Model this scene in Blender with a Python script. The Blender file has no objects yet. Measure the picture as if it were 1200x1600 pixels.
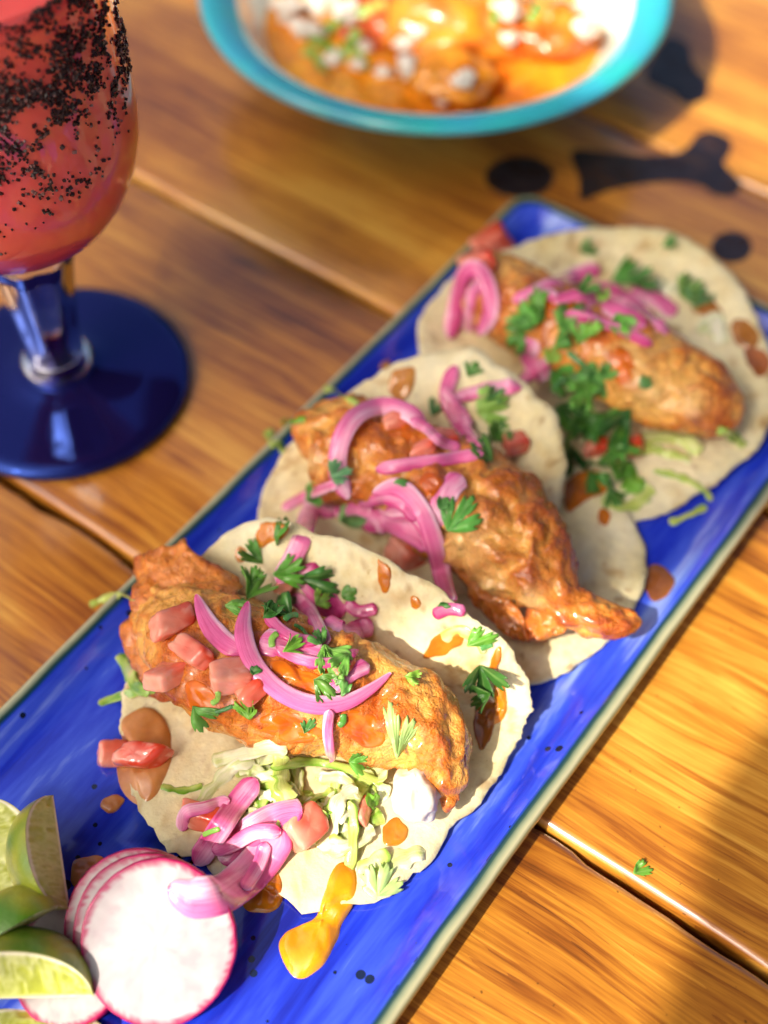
import bpy, math, random
import numpy as np
from mathutils import Vector, Matrix
from mathutils.bvhtree import BVHTree

# ------------------------------------------------------------------ camera
# working unit: centimetres (scaled by 0.01 into metres when meshes are made)
CM = 0.01
FPX = 2227.0                                  # focal length in px of the 1200x1600 photograph
PITCH = math.atan(2993 / 2227)                # the lens looks 53 degrees down
CAM = np.array([0.0, -25.758, 42.0])
FW = np.array([0, math.cos(PITCH), -math.sin(PITCH)])
UP = np.array([0, math.sin(PITCH), math.cos(PITCH)])
RT = np.array([1.0, 0, 0])
A0 = math.radians(36.2)                       # heading of the platter
EU = np.array([math.sin(A0), math.cos(A0), 0])    # along the platter, away
EV = np.array([-math.cos(A0), math.sin(A0), 0])   # across it, to the left (along the planks)
scene = bpy.context.scene
col = scene.collection
cd = bpy.data.cameras.new('camera')
cam = bpy.data.objects.new('camera', cd); col.objects.link(cam)
cam.location = Vector(CAM * CM); cam.rotation_euler = (math.pi / 2 - PITCH, 0, 0)
cd.sensor_fit = 'VERTICAL'; cd.sensor_height = 36.0; cd.lens = 36.0 * FPX / 1600
cd.clip_start = 0.01; cd.clip_end = 50
cd.dof.use_dof = True; cd.dof.focus_distance = 0.434; cd.dof.aperture_fstop = 4.0
scene.camera = cam

# ------------------------------------------------------------------ light
SUN_EL, SUN_AZ = math.radians(46), math.radians(224)   # azimuth: direction TO the sun, from +X towards +Y
world = bpy.data.worlds.new('World'); scene.world = world; world.use_nodes = True
wn = world.node_tree; wn.nodes.clear()
sky = wn.nodes.new('ShaderNodeTexSky'); sky.sky_type = 'NISHITA'; sky.sun_disc = False
sky.sun_elevation = SUN_EL; sky.sun_rotation = math.radians(90) - SUN_AZ
sky.air_density = .7; sky.dust_density = 8.0; sky.ozone_density = .6
bg = wn.nodes.new('ShaderNodeBackground'); bg.inputs[1].default_value = 0.15
wo = wn.nodes.new('ShaderNodeOutputWorld')
wn.links.new(sky.outputs[0], bg.inputs[0]); wn.links.new(bg.outputs[0], wo.inputs[0])
sl = bpy.data.lights.new('sun', 'SUN'); sl.energy = 4.9; sl.angle = math.radians(0.45); sl.color = (1, .90, .76)
sun = bpy.data.objects.new('sun', sl); col.objects.link(sun)
SUN = np.array([math.cos(SUN_EL) * math.cos(SUN_AZ), math.cos(SUN_EL) * math.sin(SUN_AZ), math.sin(SUN_EL)])
sun.rotation_euler = Vector(-SUN).to_track_quat('-Z', 'Y').to_euler()
sun.location = Vector(SUN)
vs = scene.view_settings
vs.view_transform = 'Standard'; vs.look = 'None'; vs.exposure = 0.44; vs.gamma = 1.0; vs.use_curve_mapping = False
scene.render.engine = 'CYCLES'
cy = scene.cycles
cy.use_denoising = True; cy.denoiser = 'OPENIMAGEDENOISE'
cy.sample_clamp_indirect = 6.0; cy.max_bounces = 10; cy.transmission_bounces = 8; cy.caustics_refractive = True; cy.caustics_reflective = False
cy.blur_glossy = 0.6

rng = np.random.default_rng(7)
rnd = random.Random(11)

# ------------------------------------------------------------------ maths helpers
def P(px, py, z=0.0):
    d = FW * FPX + RT * (px - 600) + UP * (800 - py)
    return CAM + d * ((z - CAM[2]) / d[2])
def ray(px, py):
    d = FW * FPX + RT * (px - 600) + UP * (800 - py)
    return d / np.linalg.norm(d)
def proj(p):
    d = p - CAM; w = d @ FW
    return 600 + FPX * (d @ RT) / w, 800 - FPX * (d @ UP) / w
def UV(u, v, z=0.0): return EU * u + EV * v + np.array([0, 0, z])
def nrm(v): return v / (np.linalg.norm(v, axis=-1, keepdims=True) + 1e-12)
def hashn(i, j, k, s):
    n = (i * 374761393 + j * 668265263 + k * 2147483647 + s * 974634777) & 0xffffffff
    n = ((n ^ (n >> 13)) * 1274126177) & 0xffffffff
    n = (n ^ (n >> 16)) & 0xffffffff
    return n / 4294967295.0
def vnoise(p, s=0):
    p = np.asarray(p, float); f = np.floor(p).astype(np.int64); t = p - f; t = t * t * (3 - 2 * t)
    out = 0
    for a in (0, 1):
        for b in (0, 1):
            for c in (0, 1):
                w = (t[..., 0] if a else 1 - t[..., 0]) * (t[..., 1] if b else 1 - t[..., 1]) * (t[..., 2] if c else 1 - t[..., 2])
                out = out + w * hashn(f[..., 0] + a, f[..., 1] + b, f[..., 2] + c, s)
    return out * 2 - 1
def fbm(p, o=4, s=0, g=.5):
    r, a, q = 0, 1.0, np.asarray(p, float)
    for i in range(o):
        r = r + a * vnoise(q, s + i * 17); q = q * 2.03 + 5.3; a *= g
    return r
def ridged(p, o=3, s=0):
    r, a, q = 0, 1.0, np.asarray(p, float)
    for i in range(o):
        r = r + a * (1 - np.abs(vnoise(q, s + i * 13)) * 2); q = q * 2.1 + 3.7; a *= .5
    return r
def ss(a, b, x):
    t = np.clip((x - a) / (b - a), 0, 1); return t * t * (3 - 2 * t)
def mix(a, b, t): return np.asarray(a) * (1 - t) + np.asarray(b) * t
def spline(pts, n):
    p = np.asarray(pts, float); m = len(p)
    if m == 2: return p[0] + (p[1] - p[0]) * np.linspace(0, 1, n)[:, None]
    L = np.r_[0, np.cumsum(np.linalg.norm(np.diff(p[:, :2], axis=0), axis=1) + 1e-6)]
    e = np.vstack([2 * p[0] - p[1], p, 2 * p[-1] - p[-2]])
    t = np.linspace(0, L[-1], n); k = np.clip(np.searchsorted(L, t, 'right') - 1, 0, m - 2)
    f = ((t - L[k]) / (L[k + 1] - L[k]))[:, None]
    a, b, c, d = e[k], e[k + 1], e[k + 2], e[k + 3]
    return .5 * (2 * b + (c - a) * f + (2 * a - 5 * b + 4 * c - d) * f ** 2 + (3 * b - a - 3 * c + d) * f ** 3)
def closed(pts, n):
    p = [tuple(q) for q in pts]; k = len(p)
    s = spline(p[-3:] + p + p[:3], n * 3)
    L = np.r_[0, np.cumsum(np.linalg.norm(np.diff(np.array(p[-3:] + p + p[:3])[:, :2], axis=0), axis=1))]
    t0, t1 = L[3] / L[-1], L[3 + k] / L[-1]
    x = np.linspace(t0, t1, n, endpoint=False) * (len(s) - 1)
    i = np.clip(x.astype(int), 0, len(s) - 2); f = (x - i)[:, None]
    return s[i] * (1 - f) + s[i + 1] * f
def gsm(a, k):
    if k < 1: return a
    w = np.exp(-.5 * (np.arange(-2 * k, 2 * k + 1) / k) ** 2); w /= w.sum()
    pad = [(2 * k, 2 * k)] + [(0, 0)] * (a.ndim - 1)
    q = np.pad(a, pad, mode='edge')
    return sum(w[i] * q[i:i + len(a)] for i in range(len(w)))
def lin(h):
    c = np.array([int(h[i:i + 2], 16) / 255 for i in (0, 2, 4)])
    return np.where(c < .04045, c / 12.92, ((c + .055) / 1.055) ** 2.4)

# ------------------------------------------------------------------ object helpers
CAMV = Vector(CAM)
SURF = []                                     # (BVH, tag) of what toppings can rest on
def mk(name, v, f, mat, parent=None, colr=None, smooth=True, reg=None, origin=None, attrs=None):
    v = np.asarray(v, float)
    if origin is None:
        origin = np.array([v[:, 0].mean(), v[:, 1].mean(), v[:, 2].min()])
    me = bpy.data.meshes.new(name)
    me.from_pydata([tuple(q) for q in (v - origin) * CM], [], [tuple(int(i) for i in q) for q in f])
    if smooth: me.polygons.foreach_set('use_smooth', [True] * len(me.polygons))
    if colr is not None:
        c = np.ones((len(v), 4)); c[:, :3] = colr
        a = me.attributes.new('col', 'FLOAT_COLOR', 'POINT'); a.data.foreach_set('color', c.ravel())
    for k, x in (attrs or {}).items():
        a = me.attributes.new(k, 'FLOAT', 'POINT'); a.data.foreach_set('value', np.asarray(x, float))
    me.materials.append(mat); me.update()
    o = bpy.data.objects.new(name, me); col.objects.link(o)
    if parent is not None:
        o.parent = parent; o.location = Vector(origin * CM) - parent.matrix_world.translation
        o.matrix_world.translation = Vector(origin * CM)
    else:
        o.location = Vector(origin * CM); o.matrix_world.translation = o.location
    if reg:
        X, Y = proj(v); SURF.append((BVHTree.FromPolygons([tuple(q) for q in v], [tuple(int(i) for i in q) for q in f]), reg, (X.min(), X.max(), Y.min(), Y.max())))
    return o
def empty(name, p):
    o = bpy.data.objects.new(name, None); col.objects.link(o); o.location = Vector(np.asarray(p) * CM)
    o.empty_display_size = .01; o.matrix_world.translation = o.location
    return o
def tag(o, label, cat, group=None, kind=None):
    o['label'] = label; o['category'] = cat
    if group: o['group'] = group
    if kind: o['kind'] = kind
    return o
def hit(px, py, skip=()):
    d = Vector(ray(px, py)); best = None
    for b, t, q in SURF:
        if t in skip or px < q[0] or px > q[1] or py < q[2] or py > q[3]: continue
        r = b.ray_cast(CAMV, d)
        if r[0] is not None and (best is None or r[3] < best[2]):
            n = np.array(r[1]); n = n if n @ np.array(d) < 0 else -n
            best = (np.array(r[0]), n, r[3], t)
    if best is None:
        p = P(px, py, .0); return p, np.array([0, 0, 1.0]), np.linalg.norm(p - CAM), None
    return best
def grid_faces(n, m, cu=False, cv=False):
    f = []
    for i in range(n if cu else n - 1):
        for j in range(m if cv else m - 1):
            a, b = i, (i + 1) % n; c, d = j, (j + 1) % m
            f.append((a * m + c, b * m + c, b * m + d, a * m + d))
    return f
def lathe(prof, c, n=64):
    th = np.linspace(0, 2 * math.pi, n, endpoint=False); v = []
    for r, z in prof: v += [(c[0] + r * math.cos(t), c[1] + r * math.sin(t), z) for t in th]
    return np.array(v), grid_faces(len(prof), n, cv=True)

# ------------------------------------------------------------------ materials
def newmat(name):
    m = bpy.data.materials.new(name); m.use_nodes = True; nt = m.node_tree
    b = nt.nodes['Principled BSDF']
    return m, nt, b
def nd(nt, t, **kw):
    n = nt.nodes.new(t)
    for k, x in kw.items():
        if k.startswith('i_'):
            key = k[2:]; n.inputs[int(key) if key.isdigit() else key].default_value = x
        else: setattr(n, k, x)
    return n
def organic(name, rough=.5, sss=0., sscale=.003, srad=(1, .5, .25), coat=0., coat_r=.1, bump=0., bscale=400., var=.12, vscale=150., spec=.5, trans=0., ior=1.4, bdist=.0006):
    m, nt, b = newmat(name); L = nt.links.new
    at = nd(nt, 'ShaderNodeAttribute', attribute_name='col')
    tc = nd(nt, 'ShaderNodeTexCoord')
    no = nd(nt, 'ShaderNodeTexNoise', i_Scale=vscale, i_Detail=5.0); L(tc.outputs['Object'], no.inputs['Vector'])
    mr = nd(nt, 'ShaderNodeMapRange'); L(no.outputs[0], mr.inputs[0])
    mr.inputs[1].default_value = .25; mr.inputs[2].default_value = .75; mr.inputs[3].default_value = 1 - var; mr.inputs[4].default_value = 1 + var
    mx = nd(nt, 'ShaderNodeVectorMath', operation='SCALE'); L(at.outputs['Color'], mx.inputs[0]); L(mr.outputs[0], mx.inputs['Scale'])
    L(mx.outputs[0], b.inputs['Base Color'])
    b.inputs['Roughness'].default_value = rough; b.inputs['Specular IOR Level'].default_value = spec; b.inputs['IOR'].default_value = ior
    b.inputs['Subsurface Weight'].default_value = sss; b.inputs['Subsurface Scale'].default_value = sscale; b.inputs['Subsurface Radius'].default_value = srad
    b.inputs['Coat Weight'].default_value = coat; b.inputs['Coat Roughness'].default_value = coat_r
    b.inputs['Transmission Weight'].default_value = trans
    if bump:
        n2 = nd(nt, 'ShaderNodeTexNoise', i_Scale=bscale, i_Detail=4.0); L(tc.outputs['Object'], n2.inputs['Vector'])
        bp = nd(nt, 'ShaderNodeBump', i_Strength=bump, i_Distance=bdist); L(n2.outputs[0], bp.inputs['Height']); L(bp.outputs[0], b.inputs['Normal'])
    return m
M = {}
M['tortilla'] = organic('corn_tortilla', .68, .2, .0015, (.9, .75, .4), bump=.5, bscale=900, var=.10, vscale=260, spec=.3, bdist=.0004)
M['batter'] = organic('fried_batter', .34, .3, .002, (1, .4, .15), coat=.65, coat_r=.13, bump=.9, bscale=1200, var=.16, vscale=330, bdist=.0005)
M['flesh'] = organic('white_fish', .5, .4, .003, (1, .9, .8), bump=.6, bscale=350, var=.05, spec=.5)
M['onion'] = organic('pickled_onion', .2, .45, .0022, (1, .45, .6), coat=.4, coat_r=.1, bump=.15, bscale=350, var=.08, vscale=200)
M['tomato'] = organic('diced_tomato', .2, .5, .004, (1, .3, .2), coat=.5, coat_r=.08, bump=.25, bscale=400, var=.12)
M['sauce'] = organic('chipotle_sauce', .16, .3, .002, (1, .4, .1), coat=.5, coat_r=.06, bump=.12, bscale=500, var=.08, vscale=400)
M['lettuce'] = organic('shredded_lettuce', .25, .25, .0015, (.7, 1, .3), coat=.4, coat_r=.1, bump=.3, bscale=500, var=.12)
M['radish'] = organic('radish_flesh', .32, .25, .0012, (1, .9, .9), coat=.15, bump=.08, bscale=600, var=.03)
M['rskin'] = organic('radish_skin', .3, .2, .002, coat=.2, var=.12, vscale=600)
M['rind'] = organic('lime_rind', .3, .2, .002, (.6, 1, .2), coat=.4, coat_r=.15, bump=.5, bscale=900, var=.1, vscale=200)
M['lime'] = organic('lime_flesh', .18, .5, .005, (.9, 1, .5), coat=.5, coat_r=.08, bump=.5, bscale=350, var=.12, vscale=250)
M['cheese'] = organic('fresh_cheese', .6, .3, .003, (1, .9, .8), bump=.5, var=.04)
M['stew'] = organic('stewed_filling', .25, .3, .003, (1, .4, .1), coat=.4, bump=.6, bscale=300, var=.2)

def extra(m, fn):
    nt = m.node_tree; b = nt.nodes['Principled BSDF']; src = b.inputs['Base Color'].links[0].from_socket
    fn(nt, b, src, nt.links.new); return m
def _mottle(nt, b, src, L):
    tc = nd(nt, 'ShaderNodeTexCoord')
    for sc, lo, hi, mul, amt in ((150., .50, .72, (.66, .40, .26), .6), (600., .54, .7, (.55, .34, .24), .5), (300., .58, .72, (1.3, 1.35, 1.3), .7)):
        n = nd(nt, 'ShaderNodeTexNoise', i_Scale=sc, i_Detail=6.0, i_Roughness=.62, i_Distortion=.4); L(tc.outputs['Object'], n.inputs['Vector'])
        mr = nd(nt, 'ShaderNodeMapRange'); L(n.outputs[0], mr.inputs[0])
        for k, x in ((1, lo), (2, hi), (3, 0.), (4, amt)): mr.inputs[k].default_value = x
        ml = nd(nt, 'ShaderNodeVectorMath', operation='MULTIPLY'); L(src, ml.inputs[0]); ml.inputs[1].default_value = mul
        mx = nd(nt, 'ShaderNodeMix', data_type='RGBA'); L(mr.outputs[0], mx.inputs[0]); L(src, mx.inputs[6]); L(ml.outputs[0], mx.inputs[7]); src = mx.outputs[2]
    L(src, b.inputs['Base Color'])
    prev = b.inputs['Normal'].links[0].from_node
    n = nd(nt, 'ShaderNodeTexNoise', i_Scale=330.0, i_Detail=5.0, i_Roughness=.6, i_Distortion=.6); L(tc.outputs['Object'], n.inputs['Vector'])
    bp = nd(nt, 'ShaderNodeBump', i_Strength=1.0, i_Distance=.0017); L(n.outputs[0], bp.inputs['Height']); L(bp.outputs[0], prev.inputs['Normal'])
    r = nd(nt, 'ShaderNodeMapRange'); L(n.outputs[0], r.inputs[0]); r.inputs[1].default_value = .3; r.inputs[2].default_value = .7; r.inputs[3].default_value = .16; r.inputs[4].default_value = .46; L(r.outputs[0], b.inputs['Roughness'])
extra(M['batter'], _mottle)
def _speck(nt, b, src, L):
    tc = nd(nt, 'ShaderNodeTexCoord')
    for sc, lo, hi, mul, amt in ((95., .50, .75, (.86, .76, .58), .8), (1500., .62, .70, (.72, .58, .38), .55), (420., .66, .74, (.62, .45, .26), .6), (700., .6, .7, (1.12, 1.12, 1.12), .6)):
        n = nd(nt, 'ShaderNodeTexNoise', i_Scale=sc, i_Detail=4.0, i_Roughness=.6); L(tc.outputs['Object'], n.inputs['Vector'])
        mr = nd(nt, 'ShaderNodeMapRange'); L(n.outputs[0], mr.inputs[0])
        for k, x in ((1, lo), (2, hi), (3, 0.), (4, amt)): mr.inputs[k].default_value = x
        ml = nd(nt, 'ShaderNodeVectorMath', operation='MULTIPLY'); L(src, ml.inputs[0]); ml.inputs[1].default_value = mul
        mx = nd(nt, 'ShaderNodeMix', data_type='RGBA'); L(mr.outputs[0], mx.inputs[0]); L(src, mx.inputs[6]); L(ml.outputs[0], mx.inputs[7]); src = mx.outputs[2]
    L(src, b.inputs['Base Color'])
    prev = b.inputs['Normal'].links[0].from_node
    n = nd(nt, 'ShaderNodeTexNoise', i_Scale=260.0, i_Detail=4.0); L(tc.outputs['Object'], n.inputs['Vector'])
    bp = nd(nt, 'ShaderNodeBump', i_Strength=.35, i_Distance=.0012); L(n.outputs[0], bp.inputs['Height']); L(bp.outputs[0], prev.inputs['Normal'])
extra(M['tortilla'], _speck)
def _fibre(mul_dark, mul_light, fs=7.0):
    def fn(nt, b, src, L):
        a1 = nd(nt, 'ShaderNodeAttribute', attribute_name='rs'); a2 = nd(nt, 'ShaderNodeAttribute', attribute_name='rt'); oi = nd(nt, 'ShaderNodeObjectInfo')
        cb = nd(nt, 'ShaderNodeCombineXYZ'); 
        for a, k, x in ((a1, 0, fs), (a2, 1, 1.2), (oi, 2, 40.)):
            q = nd(nt, 'ShaderNodeMath', operation='MULTIPLY'); L(a.outputs['Random'] if a is oi else a.outputs['Fac'], q.inputs[0]); q.inputs[1].default_value = x; L(q.outputs[0], cb.inputs[k])
        n = nd(nt, 'ShaderNodeTexNoise', i_Scale=1.0, i_Detail=4.0, i_Roughness=.6); L(cb.outputs[0], n.inputs['Vector'])
        for lo, hi, mul, amt in ((.5, .75, mul_dark, .8), (.5, .28, mul_light, .8)):
            mr = nd(nt, 'ShaderNodeMapRange'); L(n.outputs[0], mr.inputs[0])
            for k, x in ((1, lo), (2, hi), (3, 0.), (4, amt)): mr.inputs[k].default_value = x
            ml = nd(nt, 'ShaderNodeVectorMath', operation='MULTIPLY'); L(src, ml.inputs[0]); ml.inputs[1].default_value = mul
            mx = nd(nt, 'ShaderNodeMix', data_type='RGBA'); L(mr.outputs[0], mx.inputs[0]); L(src, mx.inputs[6]); L(ml.outputs[0], mx.inputs[7]); src = mx.outputs[2]
        L(src, b.inputs['Base Color'])
        bp = nd(nt, 'ShaderNodeBump', i_Strength=.5, i_Distance=.0004); L(n.outputs[0], bp.inputs['Height']); L(bp.outputs[0], b.inputs['Normal'].links[0].from_node.inputs['Normal'])
    return fn
extra(M['onion'], _fibre((.86, .42, .62), (1.12, 1.35, 1.2)))
extra(M['lettuce'], _fibre((.62, .82, .35), (1.1, 1.08, 1.25), 4.0))
def leaf_mat():
    m, nt, b = newmat('cilantro_leaf'); L = nt.links.new
    at = nd(nt, 'ShaderNodeAttribute', attribute_name='col'); L(at.outputs['Color'], b.inputs['Base Color'])
    b.inputs['Roughness'].default_value = .34; b.inputs['Coat Weight'].default_value = .15
    tr = nd(nt, 'ShaderNodeBsdfTranslucent'); L(at.outputs['Color'], tr.inputs[0])
    ms = nd(nt, 'ShaderNodeMixShader', i_0=.3); L(b.outputs[0], ms.inputs[1]); L(tr.outputs[0], ms.inputs[2])
    L(ms.outputs[0], nt.nodes['Material Output'].inputs[0])
    return m
M['leaf'] = leaf_mat()

def wood_mat():
    m, nt, b = newmat('varnished_wood'); L = nt.links.new
    tc = nd(nt, 'ShaderNodeTexCoord'); oi = nd(nt, 'ShaderNodeObjectInfo')
    off = nd(nt, 'ShaderNodeVectorMath', operation='SCALE', i_Scale=7.0); cmb = nd(nt, 'ShaderNodeCombineXYZ')
    for k in range(3): L(oi.outputs['Random'], cmb.inputs[k])
    L(cmb.outputs[0], off.inputs[0])
    ad = nd(nt, 'ShaderNodeVectorMath', operation='ADD'); L(tc.outputs['Object'], ad.inputs[0]); L(off.outputs[0], ad.inputs[1])
    wp = nd(nt, 'ShaderNodeTexNoise', i_Scale=7.0, i_Detail=2.0); 
    mpw = nd(nt, 'ShaderNodeMapping'); mpw.inputs['Scale'].default_value = (.7, 2.2, 1); L(ad.outputs[0], mpw.inputs[0]); L(mpw.outputs[0], wp.inputs['Vector'])
    ws = nd(nt, 'ShaderNodeVectorMath', operation='MULTIPLY_ADD'); L(wp.outputs['Color'], ws.inputs[0]); ws.inputs[1].default_value = (0, .028, 0); L(ad.outputs[0], ws.inputs[2])
    def band(sc, det, rgh=.6):
        mp = nd(nt, 'ShaderNodeMapping'); mp.inputs['Scale'].default_value = sc; L(ws.outputs[0], mp.inputs[0])
        n = nd(nt, 'ShaderNodeTexNoise', i_Scale=1.0, i_Detail=det, i_Roughness=rgh); L(mp.outputs[0], n.inputs['Vector']); return n.outputs[0]
    n1 = band((2.2, 55, 20), 4.0); n2 = band((12, 420, 60), 4.0, .7); n3 = band((7, 13, 5), 4.0)
    def math_(op, a, c):
        q = nd(nt, 'ShaderNodeMath', operation=op)
        for i, x in enumerate((a, c)):
            if isinstance(x, (int, float)): q.inputs[i].default_value = x
            else: L(x, q.inputs[i])
        return q.outputs[0]
    # growth rings: sawtooth of the stretched band gives the tight dark late-wood lines
    rings = math_('FRACT', math_('MULTIPLY', n1, 9.0), 0); rings = math_('POWER', rings, 3.0)
    n5 = band((40, 1100, 80), 3.0, .6)
    s = math_('ADD', math_('MULTIPLY', n1, .36), math_('ADD', math_('MULTIPLY', n2, .40), math_('MULTIPLY', n5, .24)))
    s = math_('SUBTRACT', s, math_('MULTIPLY', rings, .06))
    s = math_('ADD', s, math_('MULTIPLY', math_('SUBTRACT', n3, .52), .55))
    rp = nd(nt, 'ShaderNodeValToRGB'); L(s, rp.inputs[0]); e = rp.color_ramp.elements
    e[0].position = .30; e[0].color = (.085, .020, .003, 1); e[1].position = .64; e[1].color = (.80, .43, .065, 1)
    for p, c in ((.40, (.31, .095, .009, 1)), (.51, (.57, .23, .022, 1))):
        q = e.new(p); q.color = c
    # black pores and dirt specks
    vo = nd(nt, 'ShaderNodeTexNoise', i_Scale=420.0, i_Detail=1.0); L(tc.outputs['Object'], vo.inputs['Vector'])
    sp = nd(nt, 'ShaderNodeMapRange'); L(vo.outputs[0], sp.inputs[0]); sp.inputs[1].default_value = .74; sp.inputs[2].default_value = .80; sp.inputs[3].default_value = 1; sp.inputs[4].default_value = .35
    sc = nd(nt, 'ShaderNodeVectorMath', operation='SCALE'); L(rp.outputs[0], sc.inputs[0]); L(sp.outputs[0], sc.inputs['Scale']); L(sc.outputs[0], b.inputs['Base Color'])
    b.inputs['Roughness'].default_value = .42
    b.inputs['Coat Weight'].default_value = 1.0; b.inputs['Coat IOR'].default_value = 1.75
    cr = nd(nt, 'ShaderNodeMapRange'); L(n3, cr.inputs[0]); cr.inputs[3].default_value = .08; cr.inputs[4].default_value = .22; L(cr.outputs[0], b.inputs['Coat Roughness'])
    bp = nd(nt, 'ShaderNodeBump', i_Strength=.35, i_Distance=.0008); L(s, bp.inputs['Height']); L(bp.outputs[0], b.inputs['Normal'])
    n4 = nd(nt, 'ShaderNodeTexNoise', i_Scale=60.0, i_Detail=3.0); L(tc.outputs['Object'], n4.inputs['Vector'])
    bp2 = nd(nt, 'ShaderNodeBump', i_Strength=.2, i_Distance=.001); L(n4.outputs[0], bp2.inputs['Height']); L(bp2.outputs[0], b.inputs['Coat Normal'])
    return m
M['wood'] = wood_mat()
def plain(name, c, rough=.5, **kw):
    m, nt, b = newmat(name); b.inputs['Base Color'].default_value = (*c, 1); b.inputs['Roughness'].default_value = rough
    for k, x in kw.items(): b.inputs[k.replace('_', ' ')].default_value = x
    return m
M['gap'] = plain('dark_gap', (.012, .007, .004), .9)
def paint_mat():
    m, nt, b = newmat('worn_dark_paint'); L = nt.links.new
    tc = nd(nt, 'ShaderNodeTexCoord'); n = nd(nt, 'ShaderNodeTexNoise', i_Scale=90.0, i_Detail=5.0); L(tc.outputs['Object'], n.inputs['Vector'])
    rp = nd(nt, 'ShaderNodeValToRGB'); L(n.outputs[0], rp.inputs[0]); e = rp.color_ramp.elements
    e[0].position = .35; e[0].color = (.008, .006, .012, 1); e[1].position = .75; e[1].color = (.035, .02, .022, 1)
    n2 = nd(nt, 'ShaderNodeTexNoise', i_Scale=55.0, i_Detail=6.0, i_Roughness=.7); L(tc.outputs['Object'], n2.inputs['Vector'])
    al = nd(nt, 'ShaderNodeMapRange'); L(n2.outputs[0], al.inputs[0]); al.inputs[1].default_value = .3; al.inputs[2].default_value = .55; al.inputs[3].default_value = .68; al.inputs[4].default_value = .97; L(al.outputs[0], b.inputs['Alpha'])
    L(rp.outputs[0], b.inputs['Base Color']); b.inputs['Roughness'].default_value = .4; b.inputs['Coat Weight'].default_value = .5; b.inputs['Coat Roughness'].default_value = .22
    return m
M['paint'] = paint_mat()
def glaze_mat(name, rim):
    m, nt, b = newmat(name); L = nt.links.new
    tc = nd(nt, 'ShaderNodeTexCoord')
    mp = nd(nt, 'ShaderNodeMapping'); mp.inputs['Rotation'].default_value = (0, 0, -(math.pi / 2 - A0)); L(tc.outputs['Object'], mp.inputs[0])
    mp2 = nd(nt, 'ShaderNodeMapping'); mp2.inputs['Scale'].default_value = (6, 55, 30); L(mp.outputs[0], mp2.inputs[0])
    n = nd(nt, 'ShaderNodeTexNoise', i_Scale=1.0, i_Detail=6.0, i_Roughness=.62, i_Distortion=.25); L(mp2.outputs[0], n.inputs['Vector'])
    rp = nd(nt, 'ShaderNodeValToRGB'); L(n.outputs[0], rp.inputs[0]); e = rp.color_ramp.elements
    e[0].position = .33; e[0].color = (.006, .010, .26, 1); e[1].position = .66; e[1].color = (.26, .38, .86, 1)
    q = e.new(.45); q.color = (.012, .035, .56, 1)
    q = e.new(.56); q.color = (.04, .09, .68, 1)
    vo = nd(nt, 'ShaderNodeTexVoronoi', i_Scale=150.0); L(tc.outputs['Object'], vo.inputs['Vector'])
    nn = nd(nt, 'ShaderNodeTexNoise', i_Scale=28.0); L(tc.outputs['Object'], nn.inputs['Vector'])
    th = nd(nt, 'ShaderNodeMapRange'); L(nn.outputs[0], th.inputs[0]); th.inputs[1].default_value = .48; th.inputs[2].default_value = .70; th.inputs[3].default_value = 0; th.inputs[4].default_value = .34
    lt = nd(nt, 'ShaderNodeMath', operation='LESS_THAN'); L(vo.outputs['Distance'], lt.inputs[0]); L(th.outputs[0], lt.inputs[1])
    mx = nd(nt, 'ShaderNodeMix', data_type='RGBA'); L(lt.outputs[0], mx.inputs[0]); L(rp.outputs[0], mx.inputs[6]); mx.inputs[7].default_value = (.004, .012, .05, 1)
    out = mx.outputs[2]
    at = nd(nt, 'ShaderNodeAttribute', attribute_name='prof')
    n5 = nd(nt, 'ShaderNodeTexNoise', i_Scale=35.0, i_Detail=4.0); L(tc.outputs['Object'], n5.inputs['Vector'])
    ad = nd(nt, 'ShaderNodeMath', operation='MULTIPLY_ADD'); L(n5.outputs[0], ad.inputs[0]); ad.inputs[1].default_value = .22; L(at.outputs['Fac'], ad.inputs[2])
    r2 = nd(nt, 'ShaderNodeValToRGB'); L(ad.outputs[0], r2.inputs[0]); e = r2.color_ramp.elements
    e[0].position = .10; e[0].color = (0, 0, 0, 1); e[1].position = .95; e[1].color = (.20, .075, .03, 1)
    e[0].color = (.01, .03, .42, 1)
    for p, c in ((.20, (.008, .05, .25, 1)), (.28, (.006, .035, .05, 1)), (.36, (.03, .075, .06, 1)), (.45, (.24, .28, .18, 1)), (.56, (.52, .50, .31, 1)), (.66, (.26, .26, .13, 1)), (.80, (.14, .06, .02, 1))):
        q = e.new(p); q.color = c
    fin = nd(nt, 'ShaderNodeMix', data_type='RGBA')
    mf = nd(nt, 'ShaderNodeMapRange'); L(ad.outputs[0], mf.inputs[0]); mf.inputs[1].default_value = .12; mf.inputs[2].default_value = .24
    L(mf.outputs[0], fin.inputs[0]); L(out, fin.inputs[6]); L(r2.outputs[0], fin.inputs[7])
    L(fin.outputs[2], b.inputs['Base Color'])
    b.inputs['Roughness'].default_value = .22; b.inputs['Coat Weight'].default_value = .8; b.inputs['Coat Roughness'].default_value = .05
    bp = nd(nt, 'ShaderNodeBump', i_Strength=.12, i_Distance=.0008); L(n.outputs[0], bp.inputs['Height']); L(bp.outputs[0], b.inputs['Normal']); L(bp.outputs[0], b.inputs['Coat Normal'])
    return m
M['glaze'] = glaze_mat('blue_brushed_glaze', False)

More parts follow.
